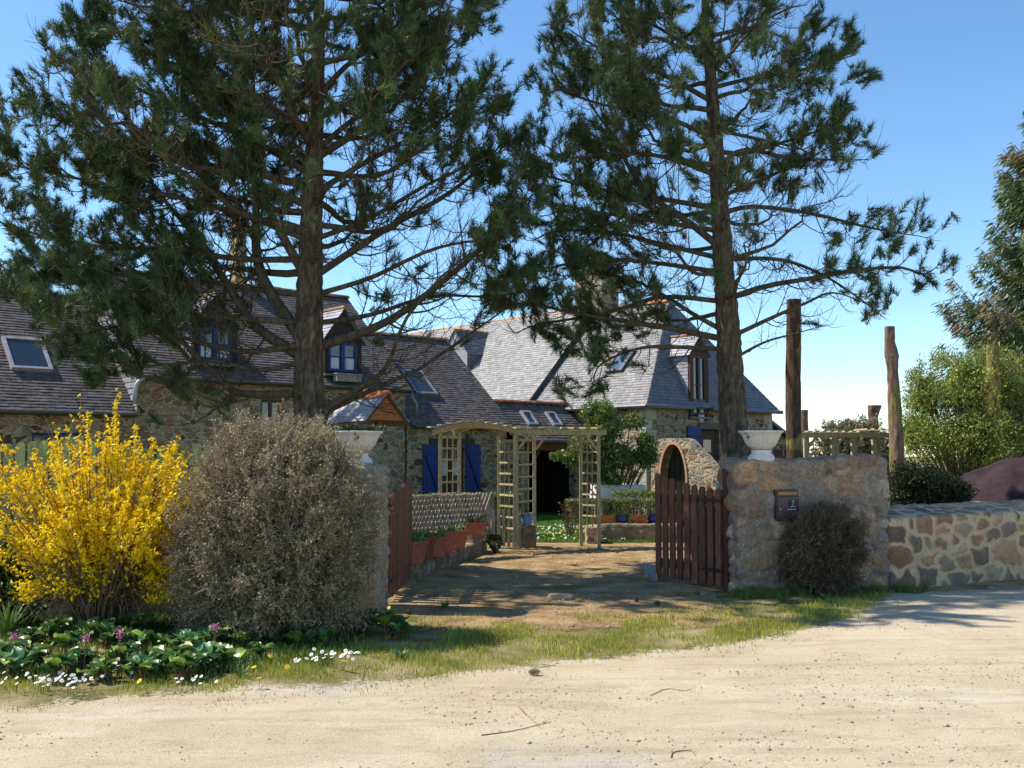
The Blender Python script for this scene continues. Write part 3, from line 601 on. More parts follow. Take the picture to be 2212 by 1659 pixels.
tcol = (.42, .13, .065)
for i, (px, dd, s) in enumerate([(895, 13.0, 1.0), (911, 13.45, 1.05), (936, 13.95, 1.0), (961, 14.5, .95), (986, 15.1, .95)]):
    w = [(0.26, .30), (.30, .32), (.30, .28), (.27, .31), (.26, .28)][i]
    lab = ['tapered square terracotta pot nearest the left gate, mostly hidden behind its pickets', 'tall darker square terracotta pot second from the left gate', 'wide square terracotta pot in the middle of the row of five', 'square terracotta pot second last in the row before the long planter', 'square terracotta pot last in the row beside the long planter'][i]
    sq_pot('plant_pot', lab, (gx(px, dd), dd, .205), wl-.5, w[0], w[0], w[1], tuple(np.array(tcol)*[.9, .6, 1, 1.05, .9][i]), group='square terracotta pots on the left retaining wall')
    small_plant('potted_grass', ['green spiky leaves of the pot nearest the left gate', 'green spiky leaves in the tall darker square pot', 'bright green tuft in the middle square pot', 'green tuft in the second last square pot', 'small green tuft in the last square pot'][i], 'plant', (gx(px, dd), dd, .205+w[1]*.86), 40, .16, .13, 7, .06, (.1, .16, .04), (.13, .22, .05))
q = P(1021, 1150, 15.75); sq_pot('planter', 'rectangular terracotta planter on the end block of the left retaining wall', (q[0]+.03, 15.75, .36), .12, .36, .2, .2, (.50, .15, .07), group='rectangular planters')
small_plant('potted_shrub', 'straggly flowering plant in the rectangular planter by the lattice fence', 'plant', (q[0]+.03, 15.75, .54), 45, .22, .22, 12, .035, (.15, .10, .05), (.28, .30, .12))
small_plant('weed', 'dark leafy weed at the corner of the left retaining wall', 'plant', tuple(G(1070, 1196)*[1, 1, 0]), 40, .14, .34, 14, .04, (.08, .07, .03), (.07, .09, .035))
small_plant('ivy', 'dark trailing ivy hanging over the end of the left retaining wall', 'plant', (q[0]+.32, 15.9, .30), 45, .14, .18, 14, .05, (.08, .06, .03), (.06, .08, .03), droop=1.2)
y2 = G(1296, 1172)[1]+.2
for i, (u0, u1) in enumerate([(1275, 1325), (1361, 1396), (1472, 1510)]):
    uu = (u0+u1)/2; w = (u1-u0)/F*y2
    sq_pot('planter', ['orange rectangular planter beside the right trellis of the arbour', 'orange rectangular planter between the two blue glazed pots', 'orange planter on the wall seen through the gate pickets'][i], (gx(uu, y2), y2, .345), 0, w, .16, .145, (.62, .21, .07), group='rectangular planters', taper=.85)
def round_pot(label, loc, r, h, col):
    t = thing('glazed_pot', label, 'planter', loc, 0, 'blue glazed pots'); mb = MB()
    mb.lathe([(0, 0), (r*.72, 0), (r*.95, h*.35), (r*.98, h*.6), (r*.86, h*.85), (r*.92, h*.9)], n=28, col=col); mb.build('body', M['glaze'], t, smooth=True)
    mb = MB(); mb.lathe([(r*.90, h*.88), (r*1.02, h*.9), (r*1.02, h), (r*.85, h), (r*.84, h*.86), (0, h*.85)], n=28, col=tuple(np.array(col)*.7)); mb.build('rim', M['glaze'], t, smooth=True)
    return t
round_pot('blue glazed pot between the two orange planters on the right wall', (gx(1341, y2), y2, .345), .115, .15, (.03, .07, .22))
round_pot('darker blue glazed pot behind the free end of the gate', (gx(1412, y2), y2, .345), .14, .17, (.02, .03, .25))
round_pot('light blue glazed pot on the stone block between the arbours', (gx(1137, 17.3), 17.3, .40), .11, .20, (.10, .22, .42))
bb = thing('bird_bath', 'small blue bowl on a dark stand behind the lattice fence', 'bird bath', (gx(1032, 17.4), 17.4, 0))
mb = MB(); mb.lathe([(0, 0), (.1, 0), (.04, .06), (.035, .62), (.05, .64)], n=16, col=(.08, .1, .16)); mb.build('stand', M['glaze'], bb, smooth=True)
mb = MB(); mb.lathe([(0, .64), (.08, .65), (.13, .70), (.135, .71), (.08, .68), (0, .67)], n=24, col=(.12, .2, .5)); mb.build('bowl', M['glaze'], bb, smooth=True)

# chestnut lattice fence
lf = thing('lattice_fence', 'criss-cross chestnut lattice fence above the row of terracotta pots', 'fence', (gx(868, 14.9), 14.9, 0), math.atan2(.95, 1.15))
Lf = 1.75
for k in range(2):
    for i in range(-3, 26):
        x0 = i*.068+k*.03; dx = .26*(1 if k else -1); z0, z1 = .38, 1.0+rng.uniform(-.015, .02)
        xa, xb = x0, x0+dx
        if max(xa, xb) < 0 or min(xa, xb) > Lf: continue
        xa, xb = np.clip([xa, xb], 0, Lf); c = rng.uniform(.8, 1.2); mb = MB()
        mb.beam((xa, k*.03, z0), (xb, k*.03, z1), .034, .018, (.36*c, .29*c, .22*c), up=(0, 1, 0)); mb.build('lath', M['wood'], lf)
# small picket fence left of the arbour post
sf = thing('picket_fence', 'short weathered grey picket fence between the weeds and the arbour', 'fence', (gx(1060, 17.3), 17.3, 0), R(-3))
for i in range(6):
    mb = MB(); c = rng.uniform(.85, 1.2); mb.box((.05+i*.088, 0, .35+rng.uniform(-.01, .01)), (.058, .02, .62), (.34*c, .31*c, .22*c)); mb.build('picket', M['wood'], sf, bevel=.003)
for z in (.14, .52):
    mb = MB(); mb.box((.26, .025, z), (.56, .03, .06), (.25, .23, .16)); mb.build('rail', M['wood'], sf)

# ------------------------------------------------------------------ arbours
WC = (.40, .34, .20)
def wc(): c = rng.uniform(.85, 1.15); return tuple(np.array(WC)*c*[1, rng.uniform(.95, 1.06), rng.uniform(.85, 1.1)])
def trellis_panel(t, p, q, z0, z1, top=None, nv=2, step=.19, nm='trellis'):
    """two posts and a lattice between them; p, q local xy"""
    p, q = np.array(p), np.array(q)
    for c in (p, q):
        mb = MB(); mb.box((c[0], c[1], (top)/2), (.06, .06, top), wc()); mb.build('post', M['wood'], t, bevel=.004)
    mb = MB(); d = q-p; u = d/np.linalg.norm(d); a, b_ = p+u*.032, q-u*.032; n = int((z1-z0)/step)
    for i in range(n+1):
        z = z0+(z1-z0)*i/n; mb.beam((*a, z), (*b_, z), .03, .03 if i < n else .05, wc())
    for i in range(nv):
        c = a+(b_-a)*(i+1)/(nv+1); mb.beam((*(c+[0, -.012]), z0), (*(c+[0, -.012]), z1), .02, .018, wc(), up=(0, 1, 0))
    mb.build(nm, M['wood'], t)
def at(u, Y): return np.array([gx(u, Y), Y])
# straight arbour
A = at(1116, 17.15); B = at(1154, 17.6); Cc = at(1254, 17.75); D = at(1292, 17.45)
t = thing('garden_arbour', 'straight flat-topped wooden arbour with trellis sides over the lawn entrance', 'arbour', (A[0], A[1], 0)); o = A
trellis_panel(t, A-o, B-o, .38, 1.86, 2.02); trellis_panel(t, D-o, Cc-o, .36, 1.84, 2.02, step=.165)
fr = (A-o, D-o); bk = (B-o, Cc-o)
for (p, q, z, y) in ((fr[0], fr[1], 1.99, -.045), (bk[0], bk[1], 2.0, .045)):
    d = unit((q-p)[None])[0]; mb = MB(); mb.beam((*(p-d*.12+[0, y]), z), (*(q+d*.14+[0, y]), z), .035, .09, wc()); mb.build('beam', M['wood'], t, bevel=.004)
ns = 9
for i in range(ns):
    s = i/(ns-1); p = fr[0]+(fr[1]-fr[0])*s; q = bk[0]+(bk[1]-bk[0])*s; d = unit((q-p)[None])[0]; p2 = p-d*.14-[.09, 0]; q2 = q+d*.14-[.0, 0]
    mb = MB(); mb.beam((*p2, 2.065), (*q2, 2.075), .10, .028, wc()); mb.build('slat', M['wood'], t, bevel=.003)
for (c, sx, y) in ((fr[0], 1, -.03), (fr[1], -1, -.03), (bk[0], 1, .03), (bk[1], -1, .03)):
    mb = MB(); mb.beam((c[0]+sx*.03, c[1]+y, 1.70), (c[0]+sx*.22, c[1]+y, 1.95), .035, .045, wc()); mb.build('brace', M['wood'], t)
# arched arbour
A = at(952, 16.6); B = at(993, 17.0); Cc = at(1078, 17.5); D = at(1112, 17.05)
t = thing('garden_arbour', 'arched wooden arbour with slatted top standing behind the lattice fence', 'arbour', (A[0], A[1], 0)); o = A
trellis_panel(t, A-o, B-o, .40, 1.90, 2.0, step=.185); trellis_panel(t, D-o, Cc-o, .36, 1.84, 2.02, step=.185)
def arch_pts(p, q, n=11, ext=.13, rise=.13):
    d = unit((q-p)[None])[0]; p, q = p-d*ext, q+d*ext; return [(*(p+(q-p)*i/(n-1)), 1.97+rise*math.sin(math.pi*i/(n-1))) for i in range(n)]
fa, ba = arch_pts(A-o, D-o), arch_pts(B-o, Cc-o)
for pts, y in ((fa, -.045), (ba, .045)):
    mb = MB()
    for a, b_ in zip(pts[:-1], pts[1:]): mb.beam((a[0], a[1]+y, a[2]), (b_[0], b_[1]+y, b_[2]), .035, .085, (.40, .31, .16))
    mb.build('arched_beam', M['wood'], t)
for i in range(10):
    s = i+.5; k = int(s); f = s-k; a = np.array(fa[k])*(1-f)+np.array(fa[k+1])*f; b_ = np.array(ba[k])*(1-f)+np.array(ba[k+1])*f
    d = unit((b_-a)[None])[0]; mb = MB(); mb.beam(a-d*.14+[-.05, 0, .065], b_+d*.14+[0, 0, .065], .10, .026, wc()); mb.build('slat', M['wood'], t, bevel=.003)
# far pergola on the right
o3 = at(1730, 21.0); t = thing('garden_arbour', 'low wooden pergola seen beyond the right gate wall', 'arbour', (o3[0], 21.0, 0), R(3))
for i, u in enumerate((1738, 1758, 1798, 1822, 1842, 1866, 1888, 1918)):
    x = gx(u, 21)-o3[0]; mb = MB(); y = (i % 2)*.5; mb.box((x, y, 1.0), (.09, .09, 1.98), (.40, .33, .20)); mb.build('post', M['wood'], t, bevel=.004)
    if i < 7 and i != 1:
        mb = MB(); x2 = gx((1738, 1758, 1798, 1822, 1842, 1866, 1888, 1918)[i+1], 21)-o3[0]; mb.beam((x, y-.02, 1.62), (x2, y-.02, 1.62), .04, .05, (.4, .33, .2)); mb.beam(((x+x2)/2, y-.01, 1.1), ((x+x2)/2, y-.01, 1.6), .03, .03, (.4, .33, .2)); mb.build('trellis', M['wood'], t)
    if i in (0, 2, 4):
        mb = MB(); mb.beam((x+.03, y-.03, 1.75), (x+.22, y-.03, 1.98), .04, .05, (.4, .33, .2)); mb.build('brace', M['wood'], t)
for y in (-.06, .56):
    mb = MB(); mb.beam((-.1, y, 2.02), (1.95, y, 2.02), .04, .10, (.42, .35, .22)); mb.build('beam', M['wood'], t)
for i in range(13):
    mb = MB(); mb.beam((-.05+i*.155, -.2, 2.09+.05*(i > 8)), (.02+i*.155, .7, 2.09+.05*(i > 8)), .08, .03, (.46, .38, .26)); mb.build('slat', M['wood'], t)

# ------------------------------------------------------------------ farm buildings (local x along the row, y backwards)
AN = R(42); E1 = np.array([math.cos(AN), math.sin(AN)]); E2 = np.array([-E1[1], E1[0]]); H0 = np.array([-7.15, 19.0])
def hroot(name, label, t0, w0):
    p = H0+E1*t0+E2*w0; r = thing(name, label, 'house', (p[0], p[1], 0), AN); r['o'] = (t0, w0); return r
def sh(r): return np.array([r['o'][0], r['o'][1], 0])
class LB(MB):
    """builds in row coordinates (t, w, z), stored relative to the house root"""
    def build(s, name, mat, parent, root=None, **kw):
        root = root or parent; o = sh(root); s.v = [(x-o[0], y-o[1], z) for x, y, z in s.v]; return MB.build(s, name, mat, parent, **kw)
def wall_holes(mb, O, U, L, H, holes, th, N, col=(.5, .5, .5)):
    """wall in plane O,U,z; N = inward normal; holes (u0,u1,z0,z1)"""
    O, U, N = Vector(O), Vector(U), Vector(N)
    us = sorted({0, L}|{h[0] for h in holes}|{h[1] for h in holes}); zs = sorted({0, H}|{h[2] for h in holes}|{h[3] for h in holes}); Z = Vector((0, 0, 1))
    for a, b_ in zip(us[:-1], us[1:]):
        for c, d in zip(zs[:-1], zs[1:]):
            m, n = (a+b_)/2, (c+d)/2
            if any(h[0] < m < h[1] and h[2] < n < h[3] for h in holes): continue
            mb.add([O+U*a+Z*c, O+U*b_+Z*c, O+U*b_+Z*d, O+U*a+Z*d], [(0, 1, 2, 3)], col)
    for h in holes:
        p = [O+U*h[0]+Z*h[2], O+U*h[1]+Z*h[2], O+U*h[1]+Z*h[3], O+U*h[0]+Z*h[3]]
        for i in range(4):
            a, b_ = p[i], p[(i+1) % 4]; mb.add([a, b_, b_+N*th, a+N*th], [(0, 3, 2, 1)], col)
def tiles(mb, O, U, Vv, N, lo, hi, Vlen, tw, thh, base, amt=.25, thick=.013, seed=0, warm=.1, lift=.006):
    """courses of tiles; lo(v), hi(v) give the limits along U at slope distance v"""
    rg = np.random.default_rng(seed); O, U, Vv, N = map(lambda x: np.array(x, float), (O, U, Vv, N)); nr = int(Vlen/thh)+1; r0 = Vlen/nr
    for j in range(nr):
        v0, v1 = j*r0, min((j+1)*r0+.012, Vlen); off = (j % 2)*tw/2+rg.uniform(-.01, .01)
        a0, a1 = min(lo(v0), lo(v1)), max(hi(v0), hi(v1)); x = a0-off
        while x < a1:
            xa, xb = x+.003, x+tw-.003; x += tw
            c0, c1, c2, c3 = np.clip([xa, xb], lo(v0), hi(v0)).tolist()+np.clip([xa, xb], lo(v1), hi(v1)).tolist()
            if c1-c0 < .004 and c3-c2 < .004: continue
            l = thick+lift*rg.random(); l2 = l+rg.uniform(-.004, .004); z1 = .002; dv = rg.uniform(-.006, .006)
            k = 1+amt*rg.uniform(-1, 1); w = 1+warm*rg.uniform(-1, 1); col = (base[0]*k*w, base[1]*k, base[2]*k/w)
            A_ = O+U*c0+Vv*(v0+dv)+N*l; B_ = O+U*c1+Vv*(v0+dv)+N*l2; C_ = O+U*c3+Vv*v1+N*z1; D_ = O+U*c2+Vv*v1+N*z1
            A0 = O+U*c0+Vv*(v0+dv)-N*.003; B0 = O+U*c1+Vv*(v0+dv)-N*.003
            mb.add([A_, B_, C_, D_, A0, B0], [(0, 1, 2, 3), (4, 5, 1, 0), (4, 0, 3), (1, 5, 2)], col)
def slope(p0, p1):
    """from eave point (w,z) to ridge point: returns V dir, N dir, length, in (w,z)"""
    d = np.array(p1)-np.array(p0); L = np.linalg.norm(d); return d/L, L
def gable_roof(root, t0, t1, weave, zeave, wridge, zridge, wback, zback, tw, thh, base, seed, mat='tile', over=.06, ridge=(.22, .10, .05), name='roof', lo=None, hi=None):
    d, L = slope((weave, zeave), (wridge, zridge)); Vv = (0, d[0], d[1]); N = (0, -d[1], d[0])
    mb = LB(); mb.prism([(weave, zeave-.02), (wridge, zridge-.03), (wback, zback-.02), (wback, zback-.10), (wridge, zridge-.12), (weave, zeave-.08)], (t0, 0, 0), (0, 1, 0), (0, 0, 1), (t1-t0, 0, 0), tuple(np.array(base)*.6))
    tiles(mb, (t0, weave, zeave), (1, 0, 0), Vv, N, lo or (lambda v: 0), hi or (lambda v: t1-t0), L, tw, thh, base, seed=seed)
    d2, L2 = slope((wback, zback), (wridge, zridge)); tiles(mb, (t0, wback, zback), (1, 0, 0), (0, d2[0], d2[1]), (0, d2[1], -d2[0]), lambda v: 0, lambda v: t1-t0, L2, tw*3, thh*3, base, seed=seed+1)
    rf = mb.build(name, M[mat], root)
    if ridge:
        mb = LB(); n = int((t1-t0)/.32)+1
        for i in range(n):
            a = t0+(t1-t0)*i/n; b_ = t0+(t1-t0)*(i+1)/n+.02; c = rng.uniform(.75, 1.25); s = rng.uniform(-.008, .008)
            pts = [(wridge+.11*math.cos(q), zridge-.03+s+.085*math.sin(q)) for q in np.linspace(0, math.pi, 7)]
            mb.prism(pts, (a, 0, 0), (0, 1, 0), (0, 0, 1), (b_-a-.01, 0, 0), tuple(np.array(ridge)*c))
        mb.build('ridge_tiles', M['ridge'], rf, root)
    return rf
def gutter(root, t0, t1, w, z, x=True):
    mb = LB(); pts = [(w-.055+.055*math.cos(a)+0, z+.055*math.sin(a)) for a in np.linspace(math.pi, 2*math.pi, 7)]; pts += [(w-.005, z+.005), (w-.105, z+.005)]
    mb.prism(pts, (t0, 0, 0), (0, 1, 0), (0, 0, 1), (t1-t0, 0, 0), (.12, .13, .145)); mb.build('gutter', M['metal'], root)
def roof_window(root, parent, tc, s, p0, p1, w, h, col=(.2, .2, .2), open_=.0, glass=None):
    """skylight on slope p0->p1 at distance s"""
    d, L = slope(p0, p1); Vv = Vector((0, d[0], d[1])); N = Vector((0, -d[1], d[0])); O = Vector((tc, p0[0], p0[1]))+Vv*s
    U = Vector((1, 0, 0)); rwm = LB(); f = .055
    for a, b_, c, e in ((-w/2, -w/2+f, 0, h), (w/2-f, w/2, 0, h), (-w/2+f, w/2-f, 0, f), (-w/2+f, w/2-f, h-f, h)):
        vs = [O+U*x+Vv*y+N*zz_ for zz_ in (.0, .085) for x, y in ((a, c), (b_, c), (b_, e), (a, e))]
        rwm.add(vs, [(0, 3, 2, 1), (4, 5, 6, 7), (0, 1, 5, 4), (1, 2, 6, 5), (2, 3, 7, 6), (3, 0, 4, 7)], col)
    fr_ = rwm.build('roof_window', M['metal'], parent, root)
    g = LB(); g.add([O+U*x+Vv*y+N*.055 for x, y in ((-w/2+f, f), (w/2-f, f), (w/2-f, h-f), (-w/2+f, h-f))], [(0, 1, 2, 3)], (.1, .1, .1)); g.build('pane', M['glass'], fr_, root)
    return fr_
def window(root, t0, t1, z0, z1, w, fcol, name='window', bars=1, curtain=False, y=0.10):
    mb = LB(); f = .055
    mb.box(((t0+t1)/2, w+y, z1-f/2), (t1-t0, .06, f), fcol); mb.box(((t0+t1)/2, w+y, z0+f/2), (t1-t0, .06, f), fcol)
    for x in (t0+f/2, t1-f/2, (t0+t1)/2): mb.box((x, w+y, (z0+z1)/2), (f, .056, z1-z0-2*f), fcol)
    for i in range(bars): mb.box(((t0+t1)/2, w+y, z0+(z1-z0)*(i+1)/(bars+1)), (t1-t0-2*f, .03, .025), fcol)
    wn = mb.build(name, M['paint'], root)
    g = LB(); g.box(((t0+t1)/2, w+y+.01, (z0+z1)/2), (t1-t0-.02, .008, z1-z0-.02), (.1, .1, .1)); g.build('pane', M['glass'], wn, root)
    return wn
BLUE = (.018, .05, .20); SH = .0
def gabled_body(mb, t0, t1, w0, w1, zf, wr, zr, zb, skip_front=True):
    mb.prism([(w0, 0), (w0, zf), (wr, zr), (w1, zb), (w1, 0)], (t0, 0, 0), (0, 1, 0), (0, 0, 1), (.3, 0, 0))
    mb.prism([(w0, 0), (w0, zf), (wr, zr), (w1, zb), (w1, 0)], (t1-.3, 0, 0), (0, 1, 0), (0, 0, 1), (.3, 0, 0))
    mb.box(((t0+t1)/2, w1, zb/2), (t1-t0-.61, .3, zb))
    mb.box(((t0+t1)/2, w0+1.6, zf/2), (t1-t0-.61, .05, zf-.1))    # inner partition keeps rooms dark
# --- main house with dormers
hb = hroot('farmhouse', 'stone farmhouse with two blue-windowed dormers behind the left pine', 0, 0)
gabled_body(m_ := LB(), 0, 6.3, 0, 5.2, 3.16, 2.58, 5.42, 3.1)
wall_holes(m_, (0.301, 0.0, 0), (1, 0, 0), 5.698, 3.14, [(2.35, 2.85, 1.9, 2.75), (3.6, 4.5, .9, 2.1)], .25, (0, 1, 0)); m_.build('wall', M['house'], hb)
TB = (.115, .102, .098)
gable_roof(hb, 0-.04, 6.34, -.18, 3.10, 2.58, 5.56, 5.35, 3.05, .17, .088, TB, 3, ridge=(.20, .11, .07)); gutter(hb, -.05, 6.4, -.19, 3.10)
window(hb, 2.65, 3.15, 1.9, 2.75, .0, (.10, .07, .06)); window(hb, 3.9, 4.8, .9, 2.1, .0, (.12, .08, .06))
mb = LB(); mb.box((2.9, -.01, 2.83), (.75, .05, .14), (.12, .09, .07)); mb.build('lintel', M['wood'], hb)
# slate-hung gable above the wing
mb = LB(); d = 5.4
tiles(mb, (-.012, 5.2, 2.4), (0, -1, 0), (0, 0, 1), (-1, 0, 0), lambda v: max(0, (v-.75)*1.05), lambda v: min(5.38, 5.4-(v-.72)*1.05) if v > .72 else 5.38, 3.1, .18, .12, (.30, .30, .32), amt=.15, seed=8, thick=.012); mb.build('slate_cladding', M['slate'], hb)
def dormer(root, tc, zb, zt, za, wf=.02, hw=.47, wback=2.3, slate=(.30, .30, .33), wcol=BLUE, fcol=(.03, .022, .02)):
    """gabled dormer, front at w=wf"""
    mb = LB(); mb.prism([(-hw, zb), (hw, zb), (hw, zt), (0, za-.05), (-hw, zt)], (tc, wf+.06, 0), (1, 0, 0), (0, 0, 1), (0, wback-wf, 0), (.05, .04, .04)); dm = mb.build('dormer', M['wood'], root)
    for sgn in (-1, 1):   # cheeks
        mb = LB(); O = (tc+sgn*(hw+.004), wf+.06 if sgn > 0 else wback, zb); U = (0, 1, 0) if sgn > 0 else (0, -1, 0)
        tiles(mb, O, U, (0, 0, 1), (sgn, 0, 0), lambda v: 0, lambda v: wback-wf-.06, zt-zb, .16, .1, slate, seed=4+sgn, thick=.01, amt=.12); mb.build('cheek', M['slate'], dm, root)
        dd = np.array([-sgn*(hw+.1), za-(zt-.09)]); L_ = np.linalg.norm(dd); dd = dd/L_
        mb = LB(); Oo = (tc+sgn*(hw+.1), wf-.06 if sgn > 0 else wback, zt-.09); tiles(mb, Oo, U, (dd[0], 0, dd[1]), (sgn*dd[1], 0, abs(dd[0])), lambda v: 0, lambda v: wback-wf+.06, L_, .16, .1, slate, seed=6+sgn, thick=.015, amt=.12); mb.build('dormer_roof', M['slate'], dm, root)
    mb = LB(); mb.tube([(tc, wf-.06, za+.01), (tc, wback, za+.01)], .05, 8, (.28, .17, .1)); mb.build('ridge_cap', M['ridge'], dm, root)
    mb = LB(); f = .1
    for x in (tc-hw+f/2, tc+hw-f/2): mb.box((x, wf+.03, (zb+zt)/2), (f, .08, zt-zb), fcol)
    mb.box((tc, wf+.03, zt-.02), (2*hw-2*f, .08, .10), fcol); mb.box((tc, wf+.0, zb+.05), (2*hw+.06, .12, .05), (.2, .2, .2)); mb.build('door_frame' if zt-zb > 1.6 else 'window_surround', M['wood'], dm, root)
    z0, z1 = zb+.14, zt-.08; a, b_ = tc-hw+f, tc+hw-f; mb = LB()
    for x in (a+.03, b_-.03, tc): mb.box((x, wf+.025, (z0+z1)/2), (.06 if x != tc else .09, .05, z1-z0-.1), wcol)
    for z in (z0+.025, z1-.025): mb.box((tc, wf+.025, z), (b_-a, .05, .05), wcol)
    mb.box((tc, wf+.03, z0+(z1-z0)*.5), (b_-a-.12, .03, .025), wcol)
    wn = mb.build('window', M['paint'], dm, root)
    g = LB(); g.box((tc, wf+.045, (z0+z1)/2), (b_-a-.02, .008, z1-z0-.02)); g.build('pane', M['glass'], wn, root)
    for x in (tc-.2, tc+.2):
        g = LB(); g.box((x, wf+.036, z0+.18), (.22, .004, .24), (.6, .62, .66)); g.build('curtain', M['paint'], wn, root)
    return dm
d1 = dormer(hb, 1.62, 3.36, 4.24, 4.85); d2_ = dormer(hb, 4.62, 3.30, 4.16, 4.85)
wbx = thing('window_box', 'stone-coloured window box below the right dormer window', 'window box', (*(H0+E1*4.62+E2*-.16), 3.20), AN)
mb = MB(); mb.box((0, 0, .08), (.62, .16, .16), (.28, .25, .22)); mb.box((0, 0, .165), (.66, .2, .03), (.3, .27, .24)); mb.build('box', M['terracotta'], wbx, bevel=.006)
# chimney post and stack
ch = P(418, 470, 25); mb = LB(); 
tw_ = (ch[:2]-H0) @ E1, (ch[:2]-H0) @ E2
mb.box((tw_[0], 2.58, 6.1), (.26, .26, 1.9), (.42, .32, .14)); mb.box((tw_[0], 2.58, 7.06), (.32, .32, .06), (.3, .25, .18)); mb.build('chimney', M['ridge'], hb)
# downpipe left end (pale green S pipe)
mb = LB(); mb.tube([(.08, -.24, 3.05), (.02, -.24, 3.02), (-.05, -.22, 2.92), (-.07, -.2, 2.8), (-.07, -.2, 2.55)], .04, 10, (.38, .47, .44)); mb.build('downpipe', M['metal'], hb, smooth=True)
mb = LB(); mb.tube([(6.30, -.22, 3.03), (6.36, -.22, 2.88), (6.46, -.2, 2.76), (6.46, -.2, 2.45)], .045, 10, (.17, .20, .21)); mb.build('downpipe', M['metal'], hb, smooth=True)
# --- left wing
ha = hroot('house_wing', 'low brown-tiled house wing with a skylight at the far left', -6, 0)
gabled_body(m_ := LB(), -6, -.02, 0, 5.2, 2.44, 2.58, 4.72, 2.4)
wall_holes(m_, (-5.699, 0, 0), (1, 0, 0), 5.378, 2.42, [(3.9, 4.9, .8, 2.0)], .25, (0, 1, 0)); m_.build('wall', M['house'], ha); window(ha, -1.8, -.8, .8, 2.0, 0, BLUE)
ra = gable_roof(ha, -6.05, -.03, -.2, 2.38, 2.58, 4.86, 5.35, 2.3, .17, .088, TB, 13, ridge=(.19, .11, .07)); gutter(ha, -6.1, -.04, -.21, 2.38)
roof_window(ha, ra, -1.65, 1.12, (-.2, 2.38), (2.58, 4.86), .72, .95, (.45, .40, .42))
# --- right lower wing with blue shutters
hc = hroot('house_wing', 'low brown-tiled stone wing with blue shutters behind the arched arbour', 6.36, 0)
gabled_body(m_ := LB(), 6.36, 9.45, 0, 5.2, 2.36, 2.58, 4.6, 2.3)
wall_holes(m_, (6.661, 0, 0), (1, 0, 0), 2.488, 2.34, [(.62, 1.42, .55, 1.82)], .25, (0, 1, 0)); m_.build('wall', M['house'], hc)
rc = gable_roof(hc, 6.36, 9.53, -.2, 2.28, 2.58, 4.73, 5.35, 2.2, .17, .088, TB, 23, ridge=(.24, .14, .08)); gutter(hc, 6.40, 9.5, -.21, 2.28)
roof_window(hc, rc, 7.42, 1.15, (-.2, 2.28), (2.58, 4.73), .66, .92, (.30, .27, .28))
wn = window(hc, 7.28, 8.08, .55, 1.82, 0, (.10, .035, .02), bars=2)
for x in (7.48, 7.88):
    g = LB(); g.box((x, .075, 1.28), (.26, .004, .34), (.5, .52, .56)); g.build('curtain', M['paint'], wn, hc)
for (a, b_) in ((6.80, 7.27), (8.10, 8.55)):
    mb = LB()
    for i in range(4): mb.box((a+(b_-a)*(i+.5)/4, -.03, 1.18), ((b_-a)/4-.006, .03, 1.34), tuple(np.array(BLUE)*rng.uniform(.9, 1.1)))
    for z in (.72, 1.62): mb.box(((a+b_)/2, -.053, z), (b_-a-.02, .016, .05), tuple(np.array(BLUE)*.8))
    mb.beam((a+.05, -.055, 1.58), (b_-.08, -.055, .78), .014, .035, tuple(np.array(BLUE)*.25), up=(0, 1, 0)); s_ = mb.build('shutter', M['paint'], hc)
mb = LB(); mb.box((7.68, -.02, 1.92), (1.35, .05, .14), (.08, .055, .04)); mb.build('lintel', M['wood'], hc)
mb = LB(); mb.tube([(8.15, -.01, 2.05), (8.15, .02, 2.05)], .07, 12, (.02, .02, .02)); mb.build('vent', M['metal'], hc)
hr_ = thing('hoop', 'small pale ring hanging on the wall right of the blue shutter', 'ring', (*(H0+E1*8.63+E2*-.05), 1.55), AN)
mb = MB(); mb.tube([(.06*math.cos(a), 0, .09*math.sin(a)) for a in np.linspace(0, 2*math.pi, 15)], .012, 6, (.45, .47, .5)); mb.build('ring', M['plastic'], hr_)
# --- link with the open shed
he = hroot('open_shed', 'low tiled shed with two small skylights and a dark open front', 9.45, 0)
m_ = LB(); wall_holes(m_, (9.46, 0, 0), (1, 0, 0), 3.0, 1.98, [(.75, 2.45, 0, 1.72)], .25, (0, 1, 0))
m_.box((11.0, 3.4, 1.0), (3.0, .2, 2.0)); m_.build('wall', M['house'], he)
mb = LB(); mb.box((9.60, 1.8, .95), (.1, 3.0, 1.9), (.05, .04, .035)); mb.box((12.28, 1.8, .95), (.1, 3.0, 1.9), (.05, .04, .035)); mb.box((10.95, 3.2, .95), (2.55, .1, 1.9), (.03, .025, .02)); mb.box((10.95, 1.7, 1.95), (2.7, 3.1, .05), (.03, .025, .02)); mb.build('interior', M['wood'], he)  # near-black lining: inner shade of the shed put into its colour
mb = LB(); mb.box((10.98, -.02, 1.80), (2.3, .10, .15), (.16, .075, .04)); mb.build('lintel', M['wood'], he)
mb = LB()
for p, q in (((10.3, .05, 1.35), (10.62, .05, 1.70)), ((11.85, .05, 1.35), (11.6, .05, 1.70))): mb.beam(p, q, .05, .06, (.14, .09, .06))
mb.build('brace', M['wood'], he)
re_ = gable_roof(he, 9.53, 12.36, -.25, 1.98, .75, 3.0, 3.5, 2.0, .17, .10, tuple(np.array(TB)*1.1), 33, ridge=(.26, .11, .06)); gutter(he, 9.5, 12.3, -.26, 1.97)
for x in (10.45, 11.35): roof_window(he, re_, x, .52, (-.25, 1.98), (.75, 3.0), .34, .50, (.42, .42, .44))
ld = thing('garden_tool', 'thin pole leaning inside the dark open shed', 'pole', (*(H0+E1*10.6+E2*.5), 0), AN)
mb = MB(); mb.tube([(0, 0, .02), (-.35, .3, 1.3)], .014, 6, (.25, .22, .18)); mb.build('shaft', M['wood'], ld)

